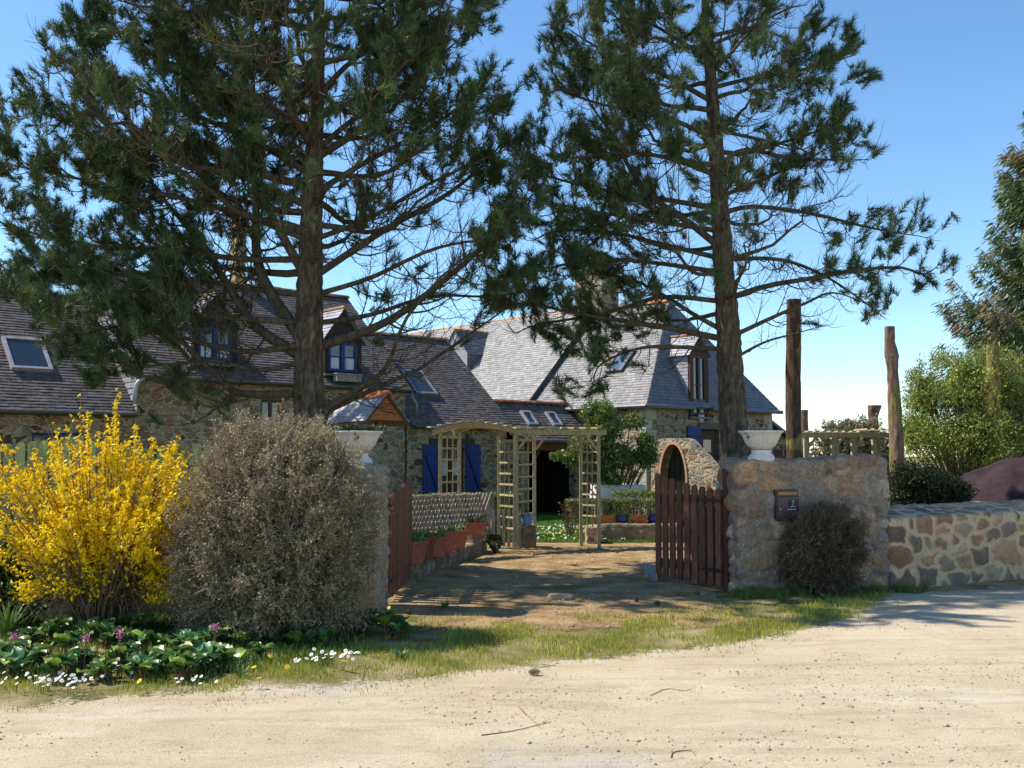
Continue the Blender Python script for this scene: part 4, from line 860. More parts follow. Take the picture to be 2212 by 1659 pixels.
# --- slate house with hipped end
T0, W0, HWD = 12.37, -2.07, 2.83; TR = T0+HWD; T1 = T0+2*HWD; HIP = 1.5; ZE, ZR = 3.06, 6.05; WB = 12.0
hd = hroot('slate_house', 'tall stone house with pale slate hipped roof and orange ridge', T0, W0)
m_ = LB()
# left long wall (faces the drive), hip end wall, right wall, back
wall_holes(m_, (T0, WB, 0), (0, -1, 0), WB-W0, ZE, [], .3, (1, 0, 0)); wall_holes(m_, (T0, W0, 0), (1, 0, 0), 2*HWD, ZE, [(2.2, 3.1, .45, 2.30), (1.75, 2.45, 2.72, ZE)], .3, (0, 1, 0))
wall_holes(m_, (T1, W0, 0), (0, 1, 0), WB-W0, ZE, [], .3, (-1, 0, 0)); m_.prism([(T0, 0), (T1, 0), (T1, ZE), (TR, ZR-.1), (T0, ZE)], (0, WB, 0), (1, 0, 0), (0, 0, 1), (0, .3, 0))
m_.box((TR, W0+1.3, 1.4), (2*HWD-.1, .05, 2.8)); m_.build('wall', M['house'], hd)
mb = LB(); mq = LB()   # quoins
z = 0.0; i = 0
while z < ZE-.12:
    h = rng.uniform(.24, .36); h = min(h, ZE-.1-z); a = .42 if i % 2 else .24; b_ = .24 if i % 2 else .42; c = rng.uniform(.9, 1.08)
    mb.box((T0-.012+a/2, W0-.012+b_/2, z+h/2), (a, b_, h-.012), (.46*c, .42*c, .34*c))
    mq.box((T1+.012-a/2, W0-.012+b_/2, z+h/2), (a, b_, h-.012), (.42*c, .38*c, .30*c)); z += h; i += 1
mb.build('quoins', M['stone2'], hd, bevel=.01); mq.build('quoins', M['stone2'], hd, bevel=.01)
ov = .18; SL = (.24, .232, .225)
dz = (ZR-ZE)/HWD; zeo = ZE-ov*dz; STEP = W0+4.25
mb = LB()
mb.add([(T0-ov, W0-ov, zeo-.03), (T1+ov, W0-ov, zeo-.03), (TR, W0+HIP, ZR-.04), (T0-ov, WB, zeo-.03), (TR, WB, ZR-.04), (T1+ov, WB, zeo-.03)], [(0, 1, 2), (0, 2, 4, 3), (1, 5, 4, 2), (0, 3, 5, 1)], (.08, .08, .09))
# left slope: U runs from far to near (so N points out)
dl = np.array([HWD+ov, ZR-zeo]); Ls = np.linalg.norm(dl); dl /= Ls; hipk = (HIP+ov)/Ls
fl = WB-(W0-ov)
tiles(mb, (T0-ov, WB, zeo), (0, -1, 0), (dl[0], 0, dl[1]), (-dl[1], 0, dl[0]), lambda v: WB-STEP, lambda v: fl-hipk*v, Ls, .15, .10, SL, seed=41, amt=.22, thick=.012, warm=.05)
# raised far section
off = np.array([-dl[1], 0, dl[0]])*.16
tiles(mb, (T0-ov+off[0], WB, zeo+off[2]), (0, -1, 0), (dl[0], 0, dl[1]), (-dl[1], 0, dl[0]), lambda v: 0, lambda v: WB-STEP, Ls-.02, .15, .10, (.28, .27, .26), seed=42, amt=.2, thick=.012, warm=.05)
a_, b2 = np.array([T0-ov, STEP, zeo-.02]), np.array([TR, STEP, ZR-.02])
mb.add([a_, b2, b2+off, a_+off], [(0, 1, 2, 3)], (.05, .05, .055))  # step face near-black, its shade put into the colour
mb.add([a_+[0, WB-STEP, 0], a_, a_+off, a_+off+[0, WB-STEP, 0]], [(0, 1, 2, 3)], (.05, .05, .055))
# hip slope: shade of this side put into a darker slate colour
dh = np.array([HIP+ov, ZR-zeo]); Lh = np.linalg.norm(dh); dh /= Lh; kk = (HWD+ov)/Lh
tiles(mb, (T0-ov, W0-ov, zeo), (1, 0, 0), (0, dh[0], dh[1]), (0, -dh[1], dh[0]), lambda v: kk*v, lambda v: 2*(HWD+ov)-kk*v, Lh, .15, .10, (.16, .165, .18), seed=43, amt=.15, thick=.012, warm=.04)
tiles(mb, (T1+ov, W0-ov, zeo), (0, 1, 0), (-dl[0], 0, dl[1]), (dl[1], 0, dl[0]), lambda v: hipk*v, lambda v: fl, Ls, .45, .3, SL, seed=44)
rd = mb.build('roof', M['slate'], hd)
mb = LB(); n = 34
for i in range(n):
    w = W0+HIP+(WB-W0-HIP)*i/n; c = rng.uniform(.75, 1.2); zz_ = ZR-.04+rng.uniform(-.01, .01)+(.12 if w > STEP else 0); ln = (WB-W0-HIP)/n
    mb.prism([(TR+.12*math.cos(q), zz_+.10*math.sin(q)) for q in np.linspace(0, math.pi, 7)], (0, w, 0), (1, 0, 0), (0, 0, 1), (0, ln-.01, 0), (.50*c, .20*c, .07*c))
mb.build('ridge_tiles', M['ridge'], rd, hd)
# gutters on two sides
for (p, q) in (((T0-ov-.05, WB, zeo-.02), (T0-ov-.05, W0-ov-.05, zeo-.02)), ((T0-ov-.05, W0-ov-.05, zeo-.02), (T0+1.72, W0-ov-.05, zeo-.02)), ((T0+2.5, W0-ov-.05, zeo-.02), (T1+ov, W0-ov-.05, zeo-.02))):
    mb = LB(); mb.tube([p, q], .055, 8, (.16, .17, .19)); mb.build('gutter', M['metal'], hd)
# chimney
mb = LB(); mb.box((TR, STEP+.1, 6.45), (.75, 1.15, 1.5), (.3, .3, .3)); mb.box((TR, STEP+.1, 7.22), (.85, 1.25, .10), (.3, .3, .3)); mb.build('chimney', M['house'], hd)
# skylight on left slope
def rw_left(wc_, s, w, h, col):
    Vv = Vector((dl[0], 0, dl[1])); N = Vector((-dl[1], 0, dl[0])); U = Vector((0, -1, 0)); O = Vector((T0-ov, wc_, zeo))+Vv*s; r_ = LB(); f = .06
    for a, b_, c, e in ((-w/2, -w/2+f, 0, h), (w/2-f, w/2, 0, h), (-w/2+f, w/2-f, 0, f), (-w/2+f, w/2-f, h-f, h)):
        vs = [O+U*x+Vv*y+N*q for q in (0, .10) for x, y in ((a, c), (b_, c), (b_, e), (a, e))]; r_.add(vs, [(0, 3, 2, 1), (4, 5, 6, 7), (0, 1, 5, 4), (1, 2, 6, 5), (2, 3, 7, 6), (3, 0, 4, 7)], col)
    fr_ = r_.build('roof_window', M['metal'], rd, hd); g = LB(); g.add([O+U*x+Vv*y+N*.07 for x, y in ((-w/2+f, f), (w/2-f, f), (w/2-f, h-f), (-w/2+f, h-f))], [(0, 1, 2, 3)]); g.build('pane', m_glass('sky_glass', (.35, .42, .5), .12, .8), fr_, hd)  # pane tinted pale blue to carry the sky's reflection
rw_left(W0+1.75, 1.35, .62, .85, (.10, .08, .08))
# dormer on the left slope: ridge runs along +t
def cross_dormer(wc_, tf, zb, zt, za, hw, tb):
    mb = LB(); mb.prism([(-hw, zb), (hw, zb), (hw, zt), (0, za-.04), (-hw, zt)], (tf, wc_, 0), (0, 1, 0), (0, 0, 1), (tb-tf, 0, 0), (.30, .30, .31)); dm = mb.build('dormer', M['slate'], hd)
    for sg in (-1, 1):  # roof and cheek slates coloured dark to carry the shaded side
        dd = np.array([-sg*(hw+.08), za-(zt-.08)]); L_ = np.linalg.norm(dd); dd /= L_; mb = LB()
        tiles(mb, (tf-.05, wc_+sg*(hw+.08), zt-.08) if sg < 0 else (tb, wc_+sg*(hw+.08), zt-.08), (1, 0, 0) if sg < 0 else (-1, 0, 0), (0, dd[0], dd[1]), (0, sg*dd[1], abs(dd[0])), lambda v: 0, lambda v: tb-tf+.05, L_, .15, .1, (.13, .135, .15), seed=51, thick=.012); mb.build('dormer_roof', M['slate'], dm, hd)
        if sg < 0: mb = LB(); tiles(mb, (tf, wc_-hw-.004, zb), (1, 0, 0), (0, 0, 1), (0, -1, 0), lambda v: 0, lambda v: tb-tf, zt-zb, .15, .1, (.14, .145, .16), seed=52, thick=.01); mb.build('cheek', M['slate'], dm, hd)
    mb = LB(); mb.tube([(tf-.06, wc_, za), (tb, wc_, za)], .05, 8, (.32, .20, .09)); mb.build('ridge_cap', M['ridge'], dm, hd)
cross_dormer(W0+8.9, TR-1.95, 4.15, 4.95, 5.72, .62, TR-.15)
# hip dormer with tall brown door
dh_ = dormer(hd, T0+2.1, 2.55, 4.35, 4.85, wf=W0-.10, hw=.40, wback=W0+1.2, wcol=(.10, .05, .035), fcol=(.10, .05, .035), slate=(.33, .33, .35))
# door and shutter of the hip end
mb = LB()
mb.box((T0+2.65, W0+.12, 1.36), (.78, .06, 1.82), (.07, .025, .015)); dr = mb.build('door', M['gatewood'], hd)
for z in (.95, 1.45, 1.85):
    g = LB(); g.box((T0+2.65, W0+.085, z), (.34, .01, .34), (.1, .1, .1)); g.build('pane', M['glass'], dr, hd)
g = LB(); g.box((T0+2.5, W0+.075, 1.25), (.2, .006, .42), (.55, .58, .66)); g.build('notice', M['paint'], dr, hd)
mb = LB(); mb.box((T0+1.93, W0-.04, 1.42), (.55, .035, 1.90), BLUE); mb.box((T0+1.93, W0-.065, 2.1), (.5, .02, .07), tuple(np.array(BLUE)*.7)); mb.build('shutter', M['paint'], hd)
mb = LB(); mb.box((T0+2.75, W0-.02, 2.39), (1.2, .08, .15), (.14, .12, .11)); mb.build('lintel', M['wood'], hd)
mb = LB(); mb.box((T0+1.98, W0-.012, 2.60), (.75, .03, .26), (.40, .37, .30)); mb.build('lintel_stone', M['stone2'], hd)
mb = LB(); mb.box((T0+4.3, W0-.02, 2.35), (.22, .05, .42), (.10, .08, .06)); mb.build('niche', M['stone2'], hd)  # flat dark slab; the hollow's shade is put into its colour
st = thing('statuette', 'tiny white statuette in the wall niche above the right urn', 'statuette', (*(H0+E1*(T0+4.3)+E2*(W0-.10)), 2.16), AN)
mb = MB(); mb.lathe([(0, 0), (.05, 0), (.045, .12), (.03, .2), (.015, .22), (.028, .25), (.02, .28), (0, .29)], n=12, col=(.75, .75, .72)); mb.build('figure', M['paint'], st, smooth=True)
pl = thing('wall_plaque', 'round pale plaque on the wall beside the right pine trunk', 'plaque', (*(H0+E1*(T0+2.2)+E2*(W0-.06)), 2.62), AN)
mb = MB(); mb.tube([(0, 0, 0), (0, -.03, 0)], .13, 20, (.5, .52, .5)); mb.build('disc', M['paint'], pl)
# --- stone stair with pointed arch
sp_ = H0+E1*T0+E2*(W0-.15); stt = thing('stone_stair', 'outdoor stone stair with pointed arch below and sloping side wall', 'stair', (sp_[0], sp_[1], 0), AN)
# profile along -w (s), height; face at t=0 looking to -t
prof = [(0, 0), (0, 2.02), (1.05, 2.02), (1.15, 1.98), (2.75, .62), (2.75, 0)]
arch = []; ac, ahw, asp = .72, .40, 1.05
for q in np.linspace(0, 1, 9): arch.append((ac+ahw-ahw*(q**1.7), asp+.82*math.sin(q*math.pi/2)))
archL = [(2*ac-x, y) for x, y in arch[::-1]]
pts = [(0, 0), (ac-ahw, 0), (ac-ahw, asp)]+archL[1:-1]
left = [(0, 0), (ac-ahw, 0)]+[(x, y) for x, y in archL[::-1]]+[(ac, 2.02), (0, 2.02)]
right = [(ac+ahw, 0), (2.75, 0), (2.75, .62), (1.15, 1.98), (1.05, 2.02), (ac, 2.02)]+[(x, y) for x, y in arch[::-1]]
def arch_face(mb, poly, th, x0):
    n = len(poly); vs = [(x0, -a, b) for a, b in poly]+[(x0+th, -a, b) for a, b in poly]; mb.add(vs, [tuple(range(n)), tuple(range(2*n-1, n-1, -1))]+[(i, i+n, (i+1) % n+n, (i+1) % n) for i in range(n)], (.3, .3, .3))
mb = MB(); left = [(0, 0), (ac-ahw, 0), (ac-ahw, asp)]+[p for p in archL[::-1]][::-1][::1] if False else left
L_ = [(0, 0), (ac-ahw, 0)]+[(2*ac-x, y) for x, y in arch]+[(ac, 2.02), (0, 2.02)]
R_ = [(2.75, 0), (2.75, .62), (1.15, 1.98), (1.05, 2.02), (ac, 2.02)]+[(x, y) for x, y in arch[::-1]]+[(ac+ahw, 0)]
arch_face(mb, L_, .35, 0); arch_face(mb, R_, .35, 0); mb.build('side_wall', M['house'], stt)
mb = MB(); ring = [(ac+ahw, 0)]+arch; ringo = [(ac+(x-ac)*1.13+.0, y+.07*(y-asp)/.8 if y > asp else y) for x, y in ring]
for sg in (1, -1):
    a = [((ac+sg*(x-ac)), y) for x, y in ring]; b_ = [((ac+sg*(x-ac)), y) for x, y in ringo]
    for i in range(len(a)-1):
        q = [a[i], b_[i], b_[i+1], a[i+1]]; vs = [(-.03, -x, y) for x, y in q]+[(.2, -x, y) for x, y in q]
        mb.add(vs, [(0, 1, 2, 3), (7, 6, 5, 4), (0, 4, 5, 1), (1, 5, 6, 2), (2, 6, 7, 3), (3, 7, 4, 0)], (.50, .27, .17))
mb.build('arch_surround', M['terracotta'], stt)
mb = MB(); mb.box((.32, -ac, .95), (.06, .9, 1.85), (.045, .045, .025))
for i in range(5): mb.box((.28, -ac+.35-.17*i, .95), (.02, .02, 1.85), (.02, .02, .015))
mb.build('door', M['wood'], stt)
mb = MB(); n = 9
for i in range(n):
    s0 = 1.1+1.65*i/n; s1 = 1.1+1.65*(i+1)/n; z = 1.98-(s0-1.1)/1.65*1.36; mb.box((.9, -(s0+s1)/2, z*.22), (1.1, s1-s0, z*.44), (.2, .17, .14))
mb.box((.9, -.55, .44), (1.1, 1.1, .88), (.2, .17, .14)); mb.build('steps', M['house'], stt)
# --- small annex to the right
hf = hroot('annex', 'small dark-roofed annex with a blue door right of the slate house', T1+.1, W0+2.2)
m_ = LB(); m_.prism([(0, 0), (4.6, 0), (4.6, 1.95), (1.7, 3.15), (0, 2.9)], (T1+.1, W0+2.2, 0), (1, 0, 0), (0, 0, 1), (0, 4, 0)); m_.build('wall', M['house'], hf)
m_ = LB(); m_.prism([(-.05, 2.98), (1.7, 3.25), (4.95, 1.85), (4.95, 1.75), (1.7, 3.13), (-.05, 2.88)], (T1+.1, W0+1.95, 0), (1, 0, 0), (0, 0, 1), (0, 4.4, 0), (.06, .06, .065)); m_.build('roof', M['slate'], hf)
m_ = LB(); m_.box((T1+3.4, W0+2.17, .9), (.9, .05, 1.75), (.07, .02, .02)); m_.build('door', M['paint'], hf)
m_ = LB(); m_.box((T1+4.3, W0+2.14, .95), (.5, .04, 1.7), BLUE); m_.build('shutter', M['paint'], hf)

# ------------------------------------------------------------------ well canopy
wz = 14.6; wp = at(757, wz)
wt = thing('garden_well', 'small garden well canopy with pale slate roof, orange crest and brown plank gable', 'well', (wp[0], wz, 0), R(40))
# local: ridge along y (away-left), gable at -y ... roof slopes +-x
mb = MB()
mb.box((0, -.12, 1.03), (.12, .12, 2.06), (.16, .08, .04)); mb.beam((0, -.15, 1.75), (0, -.8, 2.08), .07, .07, (.16, .08, .04))
mb.build('post', M['gatewood'], wt)
cz, ez, hw_ = 2.46, 2.06, .36
for sg in (-1, 1):
    dd = np.array([-sg*hw_, cz-ez]); L_ = np.linalg.norm(dd); dd /= L_; mb = MB()
    mb.prism([(sg*hw_, ez-.02), (0, cz-.02), (0, cz-.05), (sg*hw_, ez-.05)], (0, -1.0, 0), (1, 0, 0), (0, 0, 1), (0, 1.08, 0), (.1, .06, .04))
    tiles(mb, (sg*hw_, -1.0 if sg > 0 else .08, ez), (0, 1, 0) if sg > 0 else (0, -1, 0), (dd[0], 0, dd[1]), (sg*dd[1], 0, abs(dd[0])), lambda v: 0, lambda v: 1.08, L_, .13, .12, (.42, .42, .44), seed=61, amt=.12, thick=.008); mb.build('roof_slope', M['slate'], wt)
mb = MB(); zb_ = ez+.02
for i in range(5):
    z0, z1 = zb_+i*.078, zb_+(i+1)*.078-.006; h0 = hw_*(1-(z0-ez)/(cz-ez))-.03; h1 = max(hw_*(1-(z1-ez)/(cz-ez))-.03, 0.005)
    c = rng.uniform(.8, 1.2); mb.prism([(-h0, z0), (h0, z0), (h1, z1), (-h1, z1)], (0, -.95, 0), (1, 0, 0), (0, 0, 1), (0, .02, 0), (.42*c, .15*c, .045*c))
mb.build('gable_boards', M['gatewood'], wt)
mb = MB(); mb.prism([(-.09, cz-.06), (0, cz+.035), (.09, cz-.06), (.07, cz-.07), (0, cz+.0), (-.07, cz-.07)], (0, -1.03, 0), (1, 0, 0), (0, 0, 1), (0, 1.13, 0), (.62, .20, .08))
for i in range(7): mb.box((0, -.72+i*.055, cz+.055), (.02, .03, .05), (.62, .20, .08))
mb.box((0, -.55, cz+.035), (.022, .42, .02), (.62, .20, .08)); mb.build('crest_tiles', M['terracotta'], wt)
mb = MB(); mb.lathe([(.42, 0), (.44, .75), (.46, .78), (.34, .78), (.33, .3)], c=(0, -.5, 0), n=28, col=(.25, .2, .15)); mb.build('well_ring', M['stone'], wt)

# ------------------------------------------------------------------ pines
def grow_pine(name, label, Y, trunk_px, r_base, limbs, extra, ztop, seed, needle_col, prof, bareL=1.7, bareR=2.4):
    rg = np.random.default_rng(seed)
    tp = np.array([P(u, v, Y+dy) for u, v, dy in trunk_px]); base = tp[0].copy(); base[2] = 0; base[:2] = tp[0][:2]
    pts = np.vstack([base, tp]); top = pts[-1].copy()
    if top[2] < ztop: pts = np.vstack([pts, [top[0]+.1, top[1], ztop]])
    tr = catmull(pts, 60); zf = tr[:, 2]/ztop; rad = r_base*(1-zf)**1.15*(1+.45*np.exp(-tr[:, 2]/.35))+.012
    rad *= 1+.06*(noise(tr*[3, 3, 3], 1, seed, 2)-.5)
    root = thing(name, label, 'tree', base)
    # bark: radial noise for ridges
    K = len(tr); Sd = 40; T = unit(np.gradient(tr, axis=0)); A_ = unit(np.cross(T, [0, 1, 0.01])); B_ = np.cross(T, A_)
    trh = catmull(pts, 260); radh = np.interp(np.linspace(0, 1, 260), np.linspace(0, 1, K), rad); Th = unit(np.gradient(trh, axis=0)); Ah = unit(np.cross(Th, [0, 1, .01])); Bh = np.cross(Th, Ah)
    an = np.arange(Sd)*2*math.pi/Sd; ring = np.cos(an)[None, :, None]*Ah[:, None]+np.sin(an)[None, :, None]*Bh[:, None]
    q = (ring*1.5+np.stack([0*trh[:, 0], 0*trh[:, 0], trh[:, 2]*1.6], 1)[:, None]).reshape(-1, 3)
    nz = noise(q, 4.5, seed+3, 3).reshape(len(trh), Sd); rr = radh[:, None]*(1+.26*(np.abs(nz-.5)*2.2-.3))
    V = (trh[:, None]+ring*rr[..., None]).reshape(-1, 3); i = (np.arange(len(trh)-1)[:, None]*Sd+np.arange(Sd)[None]).ravel(); j = (np.arange(len(trh)-1)[:, None]*Sd+(np.arange(Sd)[None]+1) % Sd).ravel()
    c = np.array([.15, .115, .08])[None]*(.45+1.1*np.abs(nz-.5).reshape(-1, 1)*2.4)
    mesh_np('trunk', V, np.stack([i, j, j+Sd, i+Sd], 1), M['bark'], root, col=c, smooth=True)
    def trunk_at(z): k = np.interp(z, tr[:, 2], np.arange(K)); a = int(min(k, K-2)); return tr[a]+(tr[a+1]-tr[a])*(k-a), np.interp(z, tr[:, 2], rad)
    CL2 = noise(np.stack(np.meshgrid(np.arange(120)*.12-8, np.arange(110)*.12+7, np.arange(110)*.12, indexing='ij'), -1).reshape(-1, 3), 2.3, seed+40, 2).reshape(120, 110, 110)
    def clump(p): return CL2[int(np.clip((p[0]+8)/.12, 0, 119)), int(np.clip((p[1]-7)/.12, 0, 109)), int(np.clip(p[2]/.12, 0, 109))]
    allL = []
    for (pl_, dy, dens, r0, sec) in limbs:
        p0 = P(pl_[0][0], pl_[0][1], Y); start, rt = trunk_at(p0[2]) if (r0 is None or r0 > 0) else (P(*pl_[0], Y), .1)
        n = len(pl_); pp = [start]+[P(u, v, Y+dy*((k+1)/(n-1))**1.1) for k, (u, v) in enumerate(pl_[1:])]
        if r0 is not None and r0 < 0: pp[0] = P(pl_[0][0], pl_[0][1], Y+dy*.1); r0 = -r0
        allL.append((catmull(pp, 16), r0 or .045, dens, sec))
    # whorls of side limbs
    for z, az, ln, dens, rise in extra:
        st_, rt = trunk_at(z); d = np.array([math.cos(az), math.sin(az), 0]); s = np.linspace(0, 1, 16)[:, None]
        wob = (np.stack([noise((s*3+az*7)*np.ones((1, 3)), 1, seed+11, 2), noise((s*3+az*5)*np.ones((1, 3)), 1, seed+12, 2), noise((s*3+az*3)*np.ones((1, 3)), 1, seed+13, 2)], 1).reshape(16, 3)-.5)*.35*ln*s
        allL.append((st_+d*ln*s+np.array([0, 0, 1.])*ln*(rise*s-.12*np.sin(s*math.pi)+.08*s**3)+wob, .016+.014*ln, dens, .85))
    parts2 = []; tw3 = []; r3 = []; tufts = []; tdir = []
    for (Lp, r0, dens, secl) in allL:
        seg = np.linalg.norm(np.diff(Lp, axis=0), axis=1); tot = seg.sum(); cum = np.concatenate([[0], np.cumsum(seg)])/tot
        V, Fq = batch_tubes(Lp[None], (r0*(1-np.linspace(0, 1, 16)*.85))[None], 7); cparts = [(V, Fq, np.array([.10, .082, .055]))]
        n2_ = max(4, int(tot/.135)); sec = []; srad = []
        for k in range(n2_):
            s = .16+.84*(k+rg.random())/n2_; s = min(s, 1); p = np.array([np.interp(s, cum, Lp[:, a]) for a in range(3)]); i0 = min(np.searchsorted(cum, s), 15); Tn = unit((Lp[i0]-Lp[max(i0-1, 0)])[None])[0]
            side = np.cross(Tn, [0, 0, 1.]); side = side/(np.linalg.norm(side)+1e-6); up = np.cross(side, Tn)
            roll = (1 if k % 2 else -1); ra = rg.normal(0, .75); sv = side*roll*math.cos(ra)+up*math.sin(ra); ang = R(rg.uniform(35, 68))
            d = Tn*math.cos(ang)+sv*math.sin(ang); l = secl*(1.05-.62*s)*rg.uniform(.45, 1.25)*min(1.2, .35+tot/3.2); tt = np.linspace(0, 1, 6)[:, None]
            bend = unit((rand_unit(1)[0]+[0, 0, .6+.8*s])[None])[0]
            pth = p+d*l*tt+bend*l*.32*tt**2*rg.uniform(.3, 1.2)-np.array([0, 0, 1.])*l*.14*np.sin(tt*math.pi)
            sec.append(pth); srad.append(np.linspace(max(.004, r0*.3*(1-.5*s)), .003, 6))
            n3 = max(2, int(l/.07))
            for m in range(n3):
                s3 = .25+.75*(m+rg.random())/n3 if m < n3-1 else 1.0; i3 = min(int(s3*5), 4); f = s3*5-i3; q_ = pth[i3]*(1-f)+pth[i3+1]*f; T3 = unit((pth[i3+1]-pth[i3])[None])[0]
                if m < n3-1:
                    rr_ = unit(rg.normal(size=(1, 3)))[0]; rr_ = rr_-T3*rr_.dot(T3); rr_ /= np.linalg.norm(rr_)+1e-6; a3 = R(rg.uniform(30, 65)); d3 = T3*math.cos(a3)+rr_*math.sin(a3)
                else: d3 = T3
                l3 = rg.uniform(.10, .34)*(1.1-.4*s3); t4 = np.linspace(0, 1, 4)[:, None]
                pt3 = q_+d3*l3*t4+np.array([0, 0, 1.])*l3*rg.uniform(.1, .45)*t4**2+rg.normal(size=3)*l3*.12*t4**2
                tw3.append(pt3); outer = .35+.65*s
                pz = pt3[-1]; dx_ = math.hypot(pz[0]-base[0], pz[1]-base[1]); bare = .2 if ((pz[2] < 4.6 and dx_ < bareL) or (pz[2] < 5.4 and dx_ < bareR and pz[0] > base[0])) else 1
                if rg.random() < bare*dens*(.10+1.15*s**1.5*s3**.4)*1.9*min(1, max(.04, (clump(pt3[-1])-(.40 if seed == 3 else .41))*6.5)): tufts.append(pt3[-1]); tdir.append(unit((pt3[-1]-pt3[-2]+[0, 0, .01])[None])[0])
        V, Fq = batch_tubes(np.array(sec), np.array(srad), 4); cparts.append((V, Fq, np.array([.10, .085, .058])))
        V, Fs, Cl = merge(cparts); parts2.append(mesh_np('branch', V, Fs, M['bark'], root, col=Cl, smooth=True))
    tw3 = np.array(tw3); V, Fq = batch_tubes(tw3, np.broadcast_to(np.linspace(.0042, .0022, 4), tw3.shape[:2]), 3); mesh_np('twigs', V, Fq, M['twig'], root, col=jcol((.10, .085, .055), len(tw3), .3, 12))
    tufts = np.array(tufts); tdir = np.array(tdir); t2 = rg.integers(0, len(tufts), int(len(tufts)*1.35)); tufts = np.vstack([tufts, tufts[t2]+rg.normal(0, .05, (len(t2), 3))]); tdir = unit(np.vstack([tdir, tdir[t2]+rg.normal(0, .45, (len(t2), 3))])); nt_ = len(tufts); NN = 70
    print(name, 'tufts', nt_, 'twigs', len(tw3), 'limbs', len(allL))
    sz = rg.uniform(.75, 1.15, nt_); along = rg.uniform(-.20, .02, (nt_, NN))*sz[:, None]; ax = rg.normal(size=(nt_, NN, 3)); ax -= tdir[:, None]*(ax*tdir[:, None]).sum(-1, keepdims=True); ax = unit(ax)
    aa = np.radians(rg.uniform(22, 62, (nt_, NN)))*(1-.5*np.clip(along/.02, 0, 1)); ln = rg.uniform(.095, .155, (nt_, NN))*sz[:, None]
    dr_ = tdir[:, None]*np.cos(aa)[..., None]+ax*np.sin(aa)[..., None]; b0 = tufts[:, None]+tdir[:, None]*along[..., None]; sd_ = unit(np.cross(dr_, rg.normal(size=(nt_, NN, 3))))*.0048
    tipp = b0+dr_*ln[..., None]; V = np.stack([b0-sd_, b0+sd_, tipp], 2).reshape(-1, 3)
    hue = rg.uniform(0, 1, (nt_, 1)); cb = np.array(needle_col)*(1-hue)+np.array([.11, .14, .045])*hue; cb = cb*rg.uniform(.7, 1.35, (nt_, 1)); cc = np.repeat(cb, NN*3, 0)
    mesh_np('needles', V, np.arange(len(V)).reshape(-1, 3), M['needle'], root, col=cc)
    # cones
    return root
def whorls(z0, z1, dz, seed, radius, dens, azs=None, rise=(.2, .55)):
    rg = np.random.default_rng(seed); out = []; z = z0; a = 0
    while z < z1:
        a += 2.4+rg.uniform(-.4, .4); f = (z-z0)/(z1-z0); ln = radius(z)*rg.uniform(.75, 1.1)*(.78 if math.cos(a) > 0 else 1); out.append((z, a, ln, dens(z)*rg.uniform(.8, 1.2), rg.uniform(*rise))); z += dz*rg.uniform(.6, 1.4)
    return out
LP = 13.4
limL = [
 ([(637, 779), (554, 706), (490, 613), (421, 510), (343, 417), (290, 330)], 1.0, .6, .085, 1.1),
 ([(650, 850), (520, 850), (470, 813), (363, 706), (275, 613), (150, 560)], -.8, .30, .06, 1.1),
 ([(632, 755), (578, 622), (554, 539), (554, 441), (552, 300), (545, 120), (550, -60)], .6, .7, .09, 1.0),
 ([(652, 613), (608, 505), (564, 417), (515, 314), (470, 200), (400, 90)], -.6, .85, .07, 1.1),
 ([(696, 755), (833, 696), (980, 588), (1084, 490), (1150, 420)], -.3, .35, .07, .9),
 ([(701, 603), (833, 495), (956, 426), (1040, 360), (1100, 290)], .7, .45, .055, 1.0),
 ([(706, 343), (784, 274), (833, 206), (853, 132), (870, 20)], .2, .9, .06, 1.0),
 ([(690, 900), (760, 850), (818, 811), (845, 772), (879, 686), (977, 576), (1100, 500)], -1.0, .35, .05, .8),
 ([(696, 905), (830, 830), (900, 800), (960, 760), (1060, 690), (1130, 640)], .3, .18, .04, .7),
 ([(690, 700), (800, 680), (930, 640), (1060, 640), (1180, 620)], .6, .5, .04, .9),
 ([(660, 700), (560, 690), (420, 680), (250, 660), (90, 650), (20, 640)], -.5, .9, .05, 1.1),
 ([(650, 740), (540, 760), (430, 740), (300, 700), (180, 720), (90, 690)], -1.1, .6, .045, 1.0),
 ([(650, 780), (560, 800), (460, 780), (330, 790), (230, 780), (150, 770)], -.9, .45, .035, .8),
 ([(655, 560), (520, 560), (380, 540), (200, 530), (60, 500), (-30, 470)], .2, .95, .05, 1.2),
 ([(655, 520), (540, 470), (400, 430), (240, 400), (90, 370), (0, 350)], -.7, .95, .05, 1.2),
 ([(655, 450), (520, 380), (360, 330), (200, 270), (100, 250), (45, 220)], .4, .95, .05, 1.0),
 ([(655, 380), (540, 300), (400, 240), (260, 170), (190, 110), (150, 60)], -.2, .95, .05, .95),
 ([(660, 300), (560, 210), (460, 140), (350, 60), (270, -10)], .6, .95, .05, 1.0),
 ([(660, 250), (580, 160), (500, 60), (440, -60)], -.9, 1, .045, 1.2),
 ([(675, 220), (740, 150), (830, 80), (890, 20), (935, -10)], -.5, .9, .045, .8),
 ([(678, 330), (760, 260), (880, 180), (950, 120), (1005, 75)], .5, .85, .045, .8),
 ([(680, 420), (790, 350), (920, 280), (1020, 210), (1065, 160)], -.5, .7, .045, .8),
 ([(684, 520), (800, 470), (920, 400), (1030, 350), (1100, 320)], .2, .45, .04, 1.0),
 ([(690, 640), (800, 600), (930, 540), (1040, 520), (1110, 540)], -.7, .45, .04, 1.0),
 ([(645, 640), (520, 620), (380, 600), (260, 590), (130, 600)], .9, .8, .04, 1.1),
]
exL = whorls(4.1, 10.2, .15, 5, lambda z: np.interp(z, [3.5, 5, 7, 10.5], [2.8, 3.4, 2.6, .8]), lambda z: np.interp(z, [3.5, 5, 6.5, 8], [.10, .20, .6, 1.0]))
